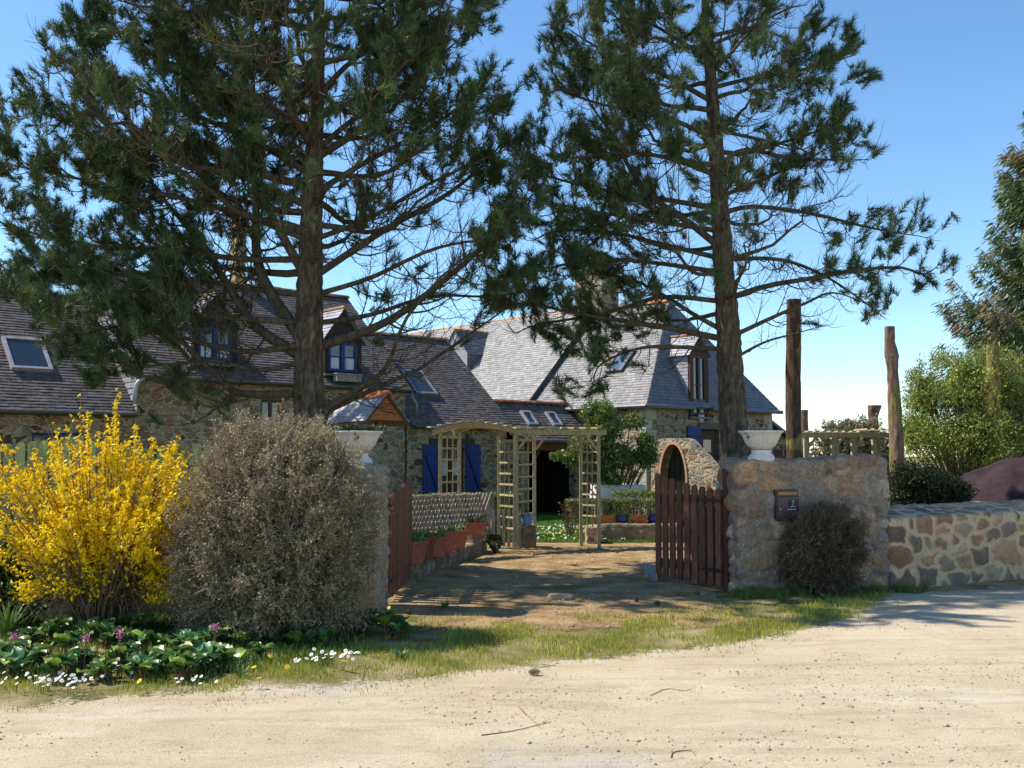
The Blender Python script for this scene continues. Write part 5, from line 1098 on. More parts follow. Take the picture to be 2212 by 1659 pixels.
grow_pine('pine_tree', 'large spreading pine with forked stems behind the left gate pillar', LP, [(672, 920, 0), (668, 850, 0), (668, 700, 0), (672, 500, 0), (680, 300, 0), (688, 100, 0), (690, 0, 0)], 0.265, limL, exL, 10.8, 3, (.042, .088, .036), None)
RP = 14.0
limR = [
 ([(1546, 539), (1487, 480), (1409, 426), (1360, 363), (1330, 299), (1285, 240), (1245, 170)], -.4, .95, .055, 1.0),
 ([(1536, 451), (1433, 431), (1311, 412), (1198, 385), (1155, 365)], .5, .65, .045, 1.0),
 ([(1551, 735), (1450, 710), (1360, 696), (1213, 671), (1150, 647), (1115, 615)], -.6, .6, .05, 1.0),
 ([(1556, 720), (1500, 680), (1433, 637), (1350, 600), (1240, 590)], .7, .5, .04, .9),
 ([(1546, 755), (1470, 750), (1399, 750), (1340, 765), (1291, 794), (1280, 840)], -1.0, .4, .035, .7),
 ([(1546, 652), (1428, 642), (1311, 676), (1164, 701), (1114, 720)], .3, .45, .04, .8),
 ([(1546, 590), (1430, 570), (1300, 560), (1180, 580), (1135, 600)], -.2, .55, .04, .9),
 ([(1545, 560), (1440, 530), (1310, 500), (1200, 500), (1150, 520)], .8, .6, .04, .9),
 ([(1590, 647), (1654, 618), (1760, 600), (1850, 583), (1948, 578), (1992, 593), (2026, 575)], -.5, .38, .045, .55),
 ([(1595, 730), (1668, 686), (1740, 655), (1801, 632), (1880, 660)], -.2, .4, .035, .7),
 ([(1585, 461), (1629, 446), (1752, 461), (1850, 485), (1920, 500), (1987, 510)], .3, .5, .04, .6),
 ([(1565, 363), (1605, 324), (1703, 340), (1790, 345), (1880, 345)], -.4, .85, .04, .65),
 ([(1580, 426), (1640, 390), (1703, 363), (1770, 330), (1820, 300)], .5, .8, .035, .7),
 ([(1561, 280), (1654, 304), (1742, 328), (1800, 400)], -.4, .5, .03, .6),
 ([(1551, 162), (1580, 113), (1644, 39), (1690, -20)], .2, .8, .035, .8),
 ([(1551, 190), (1640, 165), (1740, 150), (1850, 118)], .1, .85, .035, .8),
 ([(1548, 100), (1620, 60), (1700, 20), (1745, 10)], -.4, .9, .03, .7),
 ([(1530, 380), (1440, 340), (1330, 330), (1230, 340), (1170, 310)], -.6, .95, .04, 1.0),
 ([(1530, 300), (1430, 250), (1320, 230), (1250, 210), (1200, 190)], .3, 1, .04, 1.0),
 ([(1525, 220), (1430, 160), (1340, 130), (1270, 90), (1225, 60)], -.4, 1, .04, .95),
 ([(1520, 130), (1440, 70), (1350, 20), (1280, -40)], .5, 1, .035, .9),
 ([(1540, 500), (1430, 480), (1300, 460), (1190, 440), (1150, 450)], -.5, .6, .04, 1.0),
 ([(1588, 560), (1680, 560), (1770, 590), (1850, 640), (1915, 690)], .4, .32, .035, .6),
 ([(1594, 780), (1650, 740), (1720, 720), (1790, 700)], .3, .15, .025, .5),
]
exR = whorls(3.6, 10.0, .17, 15, lambda z: np.interp(z, [3.0, 5, 7.5, 10.5], [1.3, 2.0, 1.7, .8]), lambda z: np.interp(z, [3.0, 5, 6.5, 8], [.08, .35, .8, 1.0]))
grow_pine('pine_tree', 'tall single-stemmed pine rising beside the right gate wall', RP, [(1592, 1000, 0), (1583, 900, 0), (1572, 700, 0), (1558, 500, 0), (1545, 300, 0), (1530, 100, 0), (1524, 0, 0)], .235, limR, exR, 10.6, 8, (.045, .095, .04), None, .8, 1.1)

# pine cones on the ground
def cone(label, px, s=.045):
    p = G(*px); zc_ = float((road_z if p[1] < 8 else drive_z)(p[None])[0]); t_ = MB(); n = 9
    for i in range(n):
        z = i/(n-1); r = s*math.sin(math.pi*(.12+.8*z))*.8
        for k in range(9):
            a = 2*math.pi*(k+.5*(i % 2))/9; c = Vector((math.cos(a)*r, math.sin(a)*r, 0)); x = (z-.5)*2.2*s
            t_.add([(x, c.x*.5, c.y*.5), (x+.012, c.x+c.y*.22, c.y-c.x*.22), (x+.016, c.x*1.2, c.y*1.2), (x+.012, c.x-c.y*.22, c.y+c.x*.22)], [(0, 1, 2, 3)], (.10, .06, .045))
    root = thing('pine_cone', label, 'pine cone', (p[0], p[1], zc_+s*.75), (.5 if s < .035 and p[1] > 8 else .35)+rng.uniform(-.3, .3), 'fallen pine cones'); t_.build('scales', M['bark'], root)
cone('open dark pine cone lying at the edge of the sandy road', (1152, 1463), .036)
for q, l in (((1373, 1303), 'brown pine cone on the shaded grass below the right gate'), ((880, 1330), 'pine cone beside the round-leaved plants at the left'), ((940, 1292), 'pine cone in shade left of the flat stone'), ((1418, 1310), 'pale pine cone between the gate and the verge grass'), ((1332, 1197), 'pine cone on the sunny far part of the driveway'), ((1505, 1288), 'pine cone just left of the right gate wall')): cone(l, q, .032)
p = G(1211, 1296); fs_ = thing('flat_stone', 'flat pale stone set in the middle of the driveway', 'stone', (p[0]-.14, p[1]-.1, -.02)); stone_box('rock', .28, .22, .075, M['stone2'], fs_, mortar=(.36, .31, .23), size=.5, seed=77, mw=.01, disp=.02, res=.014)

# ------------------------------------------------------------------ forsythia
fb = G(215, 1352); FB = np.array([gx(235, 9.3), 9.3, 0])
ft = thing('forsythia_bush', 'bright yellow flowering forsythia bush in front of the plank fence', 'bush', FB)
NC = 210; cp = []; 
for i in range(NC):
    a = rng.uniform(0, 6.28); sp = rng.uniform(0, 1)**.7; hgt = rng.uniform(1.3, 2.25)*(1-.30*sp); out = sp*1.2
    b0 = np.array([math.cos(a)*.22*rng.random(), math.sin(a)*.18*rng.random(), 0]); d = np.array([math.cos(a)*out, math.sin(a)*out*.6, 0]); tt = np.linspace(0, 1, 8)[:, None]
    cp.append(b0+d*(tt**1.15)+np.array([0, 0, 1.])*hgt*(tt-.14*sp*tt**3)+np.cumsum(rng.normal(0, .012, (8, 3)), 0))
for i in range(50):   # low arching canes
    a = rng.uniform(-2.9, -.2); o_ = rng.uniform(.6, 1.15); d = np.array([math.cos(a)*o_, math.sin(a)*o_*.45, 0]); tt = np.linspace(0, 1, 8)[:, None]
    cp.append(d*tt+np.array([0, 0, 1.])*(1.3*tt-rng.uniform(1.0, 1.25)*tt**2.2)+np.cumsum(rng.normal(0, .012, (8, 3)), 0))
cp = np.array(cp); V, Fq = batch_tubes(cp, np.broadcast_to(np.linspace(.008, .003, 8), cp.shape[:2]), 4); 
side = []
for k in range(1500):
    i = rng.integers(0, len(cp)); s = rng.uniform(1.5, 6.8); j = int(s); f = s-j; p = cp[i, j]*(1-f)+cp[i, j+1]*f; d = unit((rng.normal(size=3)*[.8, .8, .5]+[0, 0, .9]+(p*[1, 1, 0])*.6)[None])[0]
    l = rng.uniform(.08, .28); tt = np.linspace(0, 1, 3)[:, None]; side.append(p+d*l*tt)
side = np.array(side); V2, F2 = batch_tubes(side, np.broadcast_to(np.linspace(.004, .002, 3), side.shape[:2]), 3)
V, Fs, Cl = merge([(V, Fq, np.array([.21, .14, .08])), (V2, F2, np.array([.22, .15, .08]))]); mesh_np('canes', V, Fs, M['twig'], ft, col=Cl, world=False)
fl_p = []
for i in range(len(cp)):
    n = 120 if i < NC else 80; s = rng.uniform(2.6 if i < NC else 1.5, 7, n)**1.0; 
    s = s[rng.random(len(s)) < np.clip((s-1.8)/3.2, .1, 1)]
    j = np.minimum(s.astype(int), 6); f = (s-j)[:, None]; fl_p.append(cp[i][j]*(1-f)+cp[i][j+1]*f+rng.normal(0, .014, (len(s), 3)))
k = rng.integers(0, len(side), 20000); f = rng.uniform(.2, 1, 20000)[:, None]; fl_p.append(side[k, 0]*(1-f)+side[k, 2]*f+rng.normal(0, .013, (20000, 3)))
fp = np.concatenate(fl_p); fp = fp[(fp[:, 2] > .30+.35*rng.random(len(fp))*(np.abs(fp[:, 0]) < .5)) & (fp[:, 2] > .12)]
cl = noise(fp, 3.2, 91, 3); fp = fp[rng.random(len(fp)) < np.clip((cl-.31)*4.6, .08, 1)]
cc = jcol((.95, .71, .012), len(fp), .14); print('forsythia flowers', len(fp))
ps = []
for r_ in range(2):
    d = rand_unit(len(fp)); V, Fq, c4 = leaves(fp-d*.02, .044, .44, cc, dirs=d); ps.append((V, Fq, c4))
V, Fs, Cl = merge(ps); mesh_np('blossom', V, Fs, M['petal'], ft, col=Cl, world=False)

# ------------------------------------------------------------------ twiggy shrubs
def twig_shrub(name, label, loc, rx, ry, rz, zc, nst, ntw, nleaf, lsz, leafc, twigc, cat='bush', berries=0, flat=2.6, seed=1, sparse=.0, leafmat='twigleaf', berrycol=(.35, .03, .02)):
    """dome: centre height zc, radii; stems fan from the base to the shell"""
    rg = np.random.default_rng(seed); root = thing(name, label, cat, loc)
    d = unit(rg.normal(size=(nst, 3))); d[:, 2] = np.where(d[:, 2] < -.78, -d[:, 2], d[:, 2]); rr = rg.uniform(.72, 1.0, (nst, 1))*(1+.10*(noise(d, 2.5, seed, 2)[:, None]-.5)*2)
    pw = (np.abs(d)**flat).sum(1, keepdims=True)**(1/flat); tip = d/pw*rr*[rx, ry, rz]+[0, 0, zc]; tip = tip[tip[:, 2] > .06]; nst = len(tip)
    b0 = rg.normal(0, .06, (nst, 3))*[1, 1, 0]; mid = tip*.5+[0, 0, .12]; mid[:, :2] *= .75; tt = np.linspace(0, 1, 7)[None, :, None]
    st_ = (1-tt)**2*b0[:, None]+2*tt*(1-tt)*mid[:, None]+tt**2*tip[:, None]+np.cumsum(rg.normal(0, .012, (nst, 7, 3)), 1)
    V, Fq = batch_tubes(st_, np.broadcast_to(np.linspace(.010, .0025, 7), (nst, 7)), 3); parts = [(V, Fq, np.array(twigc))]
    k = rg.integers(0, nst, ntw); s = 6*rg.uniform(.35, 1, ntw)**.6; j = np.minimum(s.astype(int), 5); f = (s-j)[:, None]; p = st_[k, j]*(1-f)+st_[k, j+1]*f
    dd = unit(rg.normal(size=(ntw, 3))*.9+unit(st_[k, 6]-[0, 0, zc*.6])); l = rg.uniform(.05, .17, (ntw, 1)); t3 = np.linspace(0, 1, 3)[None, :, None]; tws = p[:, None]+dd[:, None]*l[:, None]*t3+rg.normal(0, .008, (ntw, 3, 3))
    V, Fq = batch_tubes(tws, np.broadcast_to([.0028, .0022, .0014], (ntw, 3)), 3); parts.append((V, Fq, np.array(twigc)*1.15)); V, Fs, Cl = merge(parts); mesh_np('twigs', V, Fs, M['twig'], root, col=Cl, world=False)
    k = rg.integers(0, ntw, nleaf); f = rg.uniform(0.1, 1.05, (nleaf, 1)); p = tws[k, 0]*(1-f)+tws[k, 2]*f+rg.normal(0, .006, (nleaf, 3)); keep = p[:, 2] > .04
    if sparse: keep &= rg.random(nleaf) < np.clip(1-sparse+(p[:, 2]/(zc+rz))*sparse*1.25, 0, 1)
    p = p[keep]; topc = np.clip(p[:, 2:3]/(zc+rz), 0, 1); mixr = rg.random((len(p), 1)) < .35
    cc_ = np.where(mixr, np.array(leafc[1])[None], np.array(leafc[0])[None])*rg.uniform(.65, 1.35, (len(p), 1)); V, Fq, c4 = leaves(p, rg.uniform(.7, 1.3, len(p))*lsz, .5, cc_); mesh_np('foliage', V, Fq, M[leafmat], root, col=c4, world=False)
    if berries:
        k = rg.integers(0, ntw, berries); p = tws[k, 2]; o8 = np.array([[1, 0, 0], [-1, 0, 0], [0, 1, 0], [0, -1, 0], [0, 0, 1], [0, 0, -1]])*.0075; V = (p[:, None]+o8[None]).reshape(-1, 3); f8 = np.array([[0, 2, 4], [2, 1, 4], [1, 3, 4], [3, 0, 4], [2, 0, 5], [1, 2, 5], [3, 1, 5], [0, 3, 5]]); mesh_np('berries', V, (np.arange(berries)[:, None, None]*6+f8).reshape(-1, 3), M['petal'], root, col=np.array(berrycol), world=False)
    return root
twig_shrub('clipped_shrub', 'large rounded twiggy shrub with tiny grey-olive leaves hiding the left pillar', (gx(604, 9.05), 9.05, 0), .94, .66, 1.10, .86, 1000, 42000, 300000, .022, [(.38, .32, .20), (.20, .21, .085)], (.30, .22, .14), berries=120, seed=4, sparse=.2, flat=2.4)
twig_shrub('wall_shrub', 'dark small-leaved shrub growing against the right gate wall', (PILR[0]+math.cos(PDIR)*.99, PILR[1]+math.sin(PDIR)*.99-.28, 0), .47, .30, .50, .53, 300, 9000, 60000, .019, [(.14, .11, .07), (.12, .14, .05)], (.13, .08, .055), berries=60, seed=6, sparse=.2)
twig_shrub('domed_hedge', 'clipped dome-shaped hedge far off beyond the pergola', (gx(1838, 30), 30, 0), 1.15, .9, 1.2, 1.5, 800, 14000, 90000, .065, [(.26, .22, .13), (.20, .19, .09)], (.22, .17, .11), 'hedge', seed=8, flat=3.4)
# ------------------------------------------------------------------ box hedges (leaf shells)
def hedge(name, label, p0, p1, th, h, nleaf, lsz, cols, gaps=.0, z0=0.02, seed=1, gap_low=.5):
    rg = np.random.default_rng(seed); p0, p1 = np.array(p0), np.array(p1); L_ = np.linalg.norm(p1-p0); rz = math.atan2(p1[1]-p0[1], p1[0]-p0[0]); root = thing(name, label, 'hedge', (p0[0], p0[1], 0), rz)
    n = nleaf; f = rg.random(n); P_ = np.stack([rg.uniform(0, L_, n), rg.uniform(-th/2, th/2, n), rg.uniform(z0, h, n)], 1); w = rg.random(n)
    P_[:, 2] = np.where(w < .35, h-np.abs(rg.normal(0, .025, n)), P_[:, 2]); P_[:, 1] = np.where((w > .35) & (w < .9), -th/2+np.abs(rg.normal(0, .03, n)), P_[:, 1])
    P_ += (noise(P_, 5, seed, 2)[:, None]-.5)*.06
    keep = (rg.random(n) < np.clip((noise(P_, 4.5, seed+5, 3)-.25-gaps*(1-P_[:, 2]/h))*5, 0.05, 1)) | (P_[:, 2] > h-.05); P_ = P_[keep]
    c = np.where(rg.random((len(P_), 1)) < .3, np.array(cols[1])[None], np.array(cols[0])[None])*rg.uniform(.6, 1.4, (len(P_), 1)); V, Fq, c4 = leaves(P_, rg.uniform(.7, 1.3, len(P_))*lsz, .6, c, dirs=rg.normal(size=(len(P_), 3))+[0, -.3, .5]); mesh_np('foliage', V, Fq, M['leaf'], root, col=c4, world=False)
    ns_ = int(L_/.03); x = rg.uniform(0, L_, ns_); t4 = np.linspace(0, 1, 4)[None, :, None]; b_ = np.stack([x, rg.uniform(-th/3, th/3, ns_), 0*x], 1); e_ = b_+np.stack([rg.normal(0, .08, ns_), rg.normal(0, .08, ns_), np.full(ns_, h*.95)], 1)
    st_ = b_[:, None]*(1-t4)+e_[:, None]*t4+rg.normal(0, .012, (ns_, 4, 3)); V, Fq = batch_tubes(st_, np.full((ns_, 4), .006), 3); mesh_np('stems', V, Fq, M['twig'], root, col=np.array([.13, .09, .06]), world=False)
    return root
hedge('box_hedge', 'clipped box hedge behind the lattice fence and left arbour', at(880, 18.6), at(1120, 19.6), .45, .86, 15000, .035, [(.10, .17, .035), (.26, .30, .08)], gaps=.1, seed=2)
hedge('box_hedge', 'thin clipped hedge behind the planters right of the arbour', at(1222, 18.9), at(1560, 18.9), .4, .78, 17000, .03, [(.15, .20, .05), (.26, .22, .10)], gaps=.22, seed=3)
hedge('box_hedge', 'second hedge row with flat green top behind the thin hedge', at(1330, 20.6), at(1560, 20.0), .7, .86, 12000, .035, [(.13, .20, .04), (.22, .27, .06)], gaps=.05, seed=4)
small_plant('red_twig_plant', 'sparse dark reddish shrub at the mouth of the open shed', 'plant', tuple(P(1232, 1100, 19.6)*[1, 1, 0]), 40, .28, .9, 6, .045, (.12, .05, .04), (.14, .06, .05), 'twigleaf', droop=.2)
# table with cloth
tb = thing('garden_table', 'garden table under a pale pinkish-white cloth behind the right hedge', 'table', (gx(1333, 21.8), 21.8, -.03), R(8))
mb = MB(); n = 26
mb.box((0, 0, .95), (.98, .78, .03), (.7, .62, .58)); mb.build('tabletop', M['paint'], tb, bevel=.01)
cl_v = []; ring = []
for j in range(6):
    for i in range(64):
        a = 2*math.pi*i/64; sx = max(-1, min(1, 1.35*math.cos(a))); sy = max(-1, min(1, 1.35*math.sin(a))); k = 1+.0*j; w_ = .03*math.sin(a*9)*j/5
        cl_v.append((sx*(.52+w_+.02*j/5), sy*(.42+w_+.02*j/5), 1.0-.07*j))
cl_v.append((0, 0, 1.0)); cf = [(j*64+i, j*64+(i+1) % 64, (j+1)*64+(i+1) % 64, (j+1)*64+i) for j in range(5) for i in range(64)]+[(384, (i+1) % 64, i) for i in range(64)]
ct = thing('tablecloth', 'pale pinkish-white cloth draped over the garden table', 'tablecloth', (gx(1333, 21.8), 21.8, -.03), R(8))
mb = MB(); mb.add(cl_v, cf, (.78, .66, .62)); mb.build('cloth', M['paint'], ct, smooth=True)
for x, y in ((-.42, -.32), (.42, -.32), (.42, .32), (-.42, .32)):
    mb = MB(); mb.box((x, y, .465), (.05, .05, .93), (.6, .55, .5)); mb.build('leg', M['paint'], tb)

# ------------------------------------------------------------------ leafy tree by the house, right-hand shrubs
def leafy(name, label, cat, loc, blobs, nst, nleaf, lsz, cols, twigc, seed=1, mat='leaf', aspect=.5, shell=.5, gate=.42, trunk=0, updir=.3, inter=.006):
    rg = np.random.default_rng(seed); root = thing(name, label, cat, loc); P_ = []; bl = np.array(blobs, float); vol = bl[:, 3]*bl[:, 4]*bl[:, 5]; vol = vol**(2/3)
    k = rg.choice(len(bl), nleaf, p=vol/vol.sum()); d = unit(rg.normal(size=(nleaf, 3))); r = rg.uniform(shell, 1.0, (nleaf, 1))*(1+.28*(noise(d*1.0+k[:, None]*3.1, 3, seed, 3)[:, None]-.5)*2)
    P_ = bl[k, :3]+d*r*bl[k, 3:6]; P_ = P_[(P_[:, 2] > .03)]; g = noise(P_, 4.0/max(.5, bl[:, 3].max()), seed+2, 3); P_ = P_[rg.random(len(P_)) < np.clip((g-gate)*7, .04, 1)]
    c = np.where(rg.random((len(P_), 1)) < .35, np.array(cols[1])[None], np.array(cols[0])[None])*rg.uniform(.6, 1.4, (len(P_), 1))
    V, Fq, c4 = leaves(P_, rg.uniform(.6, 1.3, len(P_))*lsz, aspect, c, dirs=rg.normal(size=(len(P_), 3))+[0, -.2, updir], fold=.12); mesh_np('foliage', V, Fq, M[mat], root, col=c4, world=False)
    q = P_[rg.integers(0, len(P_), nst)]; tt = np.linspace(0, 1, 7)[None, :, None]; b0 = rg.normal(0, .08, (nst, 3))*[1, 1, 0]; mid = q*.45+[0, 0, .1]; mid[:, :2] *= .6
    st_ = (1-tt)**2*b0[:, None]+2*tt*(1-tt)*mid[:, None]+tt**2*q[:, None]+np.cumsum(rg.normal(0, .02, (nst, 7, 3)), 1); V, Fq = batch_tubes(st_, np.broadcast_to(np.linspace(.022, .004, 7), (nst, 7)), 4)
    mesh_np('branches', V, Fq, M['twig'], root, col=np.array(twigc), world=False)
    if trunk: mb = MB(); mb.tube([(0, 0, 0), (.03, 0, .6), (0, .02, 1.2)], [trunk, trunk*.8, trunk*.5], 12, (.2, .15, .1)); mb.build('trunk', M['bark'], root, smooth=True)
    return root
def bp(u, v, Y, o): q = P(u, v, Y); return [q[0]-o[0], q[1]-o[1], q[2]]
o = (gx(1330, 21.6), 21.6, 0)
bls = [bp(1290, 890, 21.6, o)+[.42, .4, .3], bp(1300, 930, 21.6, o)+[.5, .45, .35], bp(1265, 960, 21.5, o)+[.4, .4, .3], bp(1330, 990, 21.5, o)+[.55, .45, .4], bp(1390, 955, 21.6, o)+[.32, .35, .25], bp(1395, 985, 21.5, o)+[.28, .3, .3], bp(1320, 1030, 21.5, o)+[.4, .4, .3], bp(1250, 1000, 21.4, o)+[.3, .3, .15], bp(1370, 910, 21.7, o)+[.25, .25, .2], bp(1215, 985, 21.2, o)+[.3, .25, .12]]
leafy('small_tree', 'light green leafy small tree against the slate house wall', 'tree', o, bls, 80, 42000, .062, [(.11, .17, .04), (.24, .29, .07)], (.13, .10, .06), seed=11, trunk=.05, gate=.4, shell=.1)
o = (gx(2090, 18.5), 18.5, 0)
bls = [bp(2080, 830, 18.5, o)+[.95, .8, .75], bp(2000, 860, 18.6, o)+[.45, .5, .7], bp(2150, 840, 18.7, o)+[.7, .7, .85], bp(2010, 950, 18.4, o)+[.55, .5, .5], bp(2120, 950, 18.2, o)+[.9, .7, .6], bp(2215, 900, 18.6, o)+[.6, .6, .8], bp(1970, 930, 18.6, o)+[.25, .3, .5]]
leafy('willow_bush', 'tall loose pale green bush with upright twigs at the right', 'bush', o, bls, 200, 110000, .06, [(.20, .26, .05), (.36, .40, .10)], (.20, .15, .08), seed=12, aspect=.32, gate=.40, shell=.15, updir=.9)
o = (gx(2015, 14.6), 14.6, 0)
bls = [bp(1960, 1040, 14.6, o)+[.3, .3, .32], bp(2010, 1045, 14.6, o)+[.35, .35, .3], bp(2065, 1065, 14.6, o)+[.28, .3, .22], bp(1950, 1085, 14.6, o)+[.3, .3, .4], bp(2030, 1095, 14.6, o)+[.4, .3, .35]]
leafy('dark_bush', 'low dark green bush behind the low road wall', 'bush', o, bls, 160, 34000, .05, [(.03, .045, .018), (.06, .08, .03)], (.09, .06, .04), seed=13, aspect=.35, gate=.36, shell=.1, updir=.9)
o = (gx(40, 9.5), 9.5, 0)
bls = [bp(25, 1230, 9.5, o)+[.38, .3, .30], bp(80, 1270, 9.4, o)+[.28, .25, .22], bp(-40, 1200, 9.5, o)+[.35, .3, .35]]
leafy('green_bush', 'dark green leafy bush at the left edge below the forsythia', 'bush', o, bls, 80, 9000, .045, [(.06, .11, .03), (.13, .2, .05)], (.08, .06, .03), seed=14, gate=.36, shell=.1)
leafy('background_tree', 'ochre-green tree top far behind the left wing', 'tree', (-15.5, 28, 0), [[0, 0, 5.6, 2.6, 2, 2.2], [2, 0, 4.6, 1.6, 1.5, 1.5]], 120, 16000, .16, [(.13, .14, .04), (.26, .2, .07)], (.12, .09, .05), seed=15, trunk=.2)
# conifer on the right
def cypress(name, label, loc, H, Rb, n, seed, cols, lean=0):
    rg = np.random.default_rng(seed); root = thing(name, label, 'tree', loc)
    mb = MB(); mb.tube([(0, 0, 0), (0, 0, H*.5), (0, 0, H*.98)], [.22, .14, .02], 12, (.2, .15, .10)); mb.build('trunk', M['bark'], root, smooth=True)
    sprays = []; brs = []
    for i in range(n):
        z = .6+(H-.7)*rg.random()**1.05; z = round(z/.42)*.42+rg.normal(0, .05); f = 1-z/H; L_ = Rb*(f**.75)*rg.uniform(.55, 1.15)+.12; a = rg.uniform(0, 6.28); tt = np.linspace(0, 1, 8)[:, None]; d = np.array([math.cos(a), math.sin(a), 0])
        br = np.array([0, 0, z])+d*L_*tt+np.array([0, 0, 1.])*L_*(-.35*np.sin(tt*math.pi*.8)+.35*tt**3); brs.append(br); m = int(50+L_*90); s = rg.uniform(.12, 1, m)*7; j = np.minimum(s.astype(int), 6); g = (s-j)[:, None]
        q = br[j]*(1-g)+br[j+1]*g+rg.normal(0, .05+.05*(1-s[:, None]/7), (m, 3)); drop = np.abs(rg.normal(0, .13, m)); q[:, 2] -= drop; sprays.append(np.hstack([q, np.tile(d, (m, 1)), drop[:, None]]))
    sp = np.concatenate(sprays); k = 3; q = np.repeat(sp[:, :3], k, 0)+rg.normal(0, .03, (len(sp)*k, 3)); dd = np.repeat(sp[:, 3:6], k, 0)+rg.normal(0, .35, (len(q), 3))+[0, 0, -.75]
    brown = (noise(q, 1.6, seed, 3)[:, None] > .55) & (rg.random((len(q), 1)) < .6); c = np.where(brown, np.array(cols[2])[None], np.where(rg.random((len(q), 1)) < .4, np.array(cols[1])[None], np.array(cols[0])[None]))*rg.uniform(.6, 1.4, (len(q), 1))
    V, Fq, c4 = leaves(q, rg.uniform(.10, .22, len(q)), .16, c, dirs=dd); mesh_np('foliage', V, Fq, M['leaf'], root, col=c4, world=False)
    brs = np.array(brs); V, Fq = batch_tubes(brs, np.broadcast_to(np.linspace(.025, .006, 8), brs.shape[:2]), 4); mesh_np('branches', V, Fq, M['twig'], root, col=np.array([.18, .13, .09]), world=False)
cypress('conifer', 'tall shaggy conifer with browned drooping sprays at the right edge', (gx(2300, 20.5), 20.5, 0), 9.3, 3.2, 300, 5, [(.075, .12, .04), (.18, .22, .07), (.30, .21, .13)])
# topped trunks
def topped(label, Y, px, r, col, seed, knobs=.18, low=None):
    rg = np.random.default_rng(seed); pts = [P(u, v, Y) for u, v in px]; b0 = pts[0].copy(); b0[2] = 0; pts = np.array([b0]+pts); path = catmull(pts, 90); rad = np.interp(path[:, 2], pts[:, 2], r if len(r) == len(pts) else np.linspace(r[0], r[1], len(pts)))
    Sd = 24; an = np.arange(Sd)*2*math.pi/Sd; ring = np.stack([np.cos(an), np.sin(an), 0*an], 1)[None]; q = (ring*.9+np.stack([0*path[:, 0], 0*path[:, 0], path[:, 2]], 1)[:, None]).reshape(-1, 3)
    nz = noise(q, 3.5, seed, 4).reshape(len(path), Sd); rr = rad[:, None]*(1+knobs*(nz-.45)*2); V = (path[:, None]+ring*rr[..., None]).reshape(-1, 3); i = (np.arange(89)[:, None]*Sd+np.arange(Sd)).ravel(); j = (np.arange(89)[:, None]*Sd+(np.arange(Sd)+1) % Sd).ravel(); Fq = np.stack([i, j, j+Sd, i+Sd], 1)
    yel = noise(V, 2.2, seed+4, 3)[:, None] > .56; c = np.where(yel, np.array([.20, .17, .06]), np.array(col))*(.6+.8*nz.reshape(-1, 1)); root = thing('topped_trunk', label, 'tree trunk', b0); mesh_np('bark', V, Fq, M['bark'], root, col=c, smooth=True)
    mb = MB(); vs = V[-Sd:]; mb.add([tuple(v+[0, 0, .004]) for v in vs], [tuple(range(Sd))], (.34, .24, .15)); mb.build('cut_end', M['wood'], root, world=True)
topped('thick dark trunk cut off flat beside the right urn', 15.2, [(1716, 1000), (1713, 880), (1714, 760), (1715, 648)], [.125, .115, .112, .112, .105], (.085, .055, .038), 3, .12)
topped('slender kinked trunk cut off at the top left of the pale green bush', 17.6, [(1938, 1000), (1934, 900), (1927, 800), (1925, 770), (1922, 740), (1922, 706)], [.12, .115, .11, .09, .115, .085, .08], (.19, .13, .09), 4, .25)
topped('short distant cut trunk beyond the annex roof', 34, [(1737, 940), (1737, 886)], [.15, .14, .13], (.2, .13, .08), 5, .15)
topped('distant cut trunk with flared top behind the domed hedge', 33, [(1888, 940), (1886, 900), (1889, 876)], [.16, .15, .15, .22], (.17, .11, .07), 6, .15)
topped('lichen-yellow trunk standing inside the pale green bush', 18.2, [(2145, 900), (2146, 820), (2144, 745)], [.16, .14, .12, .10], (.24, .17, .06), 7, .15)
# mound
mo = thing('covered_mound', 'large purple-brown tarpaulin-covered mound behind the low road wall', 'mound', (gx(2210, 15.6), 15.9, 0))
nu, nv = 90, 40; V = []
for j in range(nv+1):
    for i in range(nu):
        a = 2*math.pi*i/nu; e = math.pi/2*j/nv; V.append((2.1*math.cos(a)*math.cos(e)**.8+.9, 1.5*math.sin(a)*math.cos(e)**.8, 1.62*math.sin(e)**.9))
V = np.array(V); V += (V-[.9, 0, .3])*((noise(V, 1.3, 9, 3)-.5)[:, None]*.22+(np.abs(noise(V*[1, 1, .4], 4.0, 10, 2)-.5))[:, None]*.06); i = (np.arange(nv)[:, None]*nu+np.arange(nu)).ravel(); j = (np.arange(nv)[:, None]*nu+(np.arange(nu)+1) % nu).ravel()
mesh_np('tarpaulin', V, np.stack([i, j, j+nu, i+nu], 1), M['cloth'], mo, col=np.array([.036, .022, .025]), smooth=True, world=False)

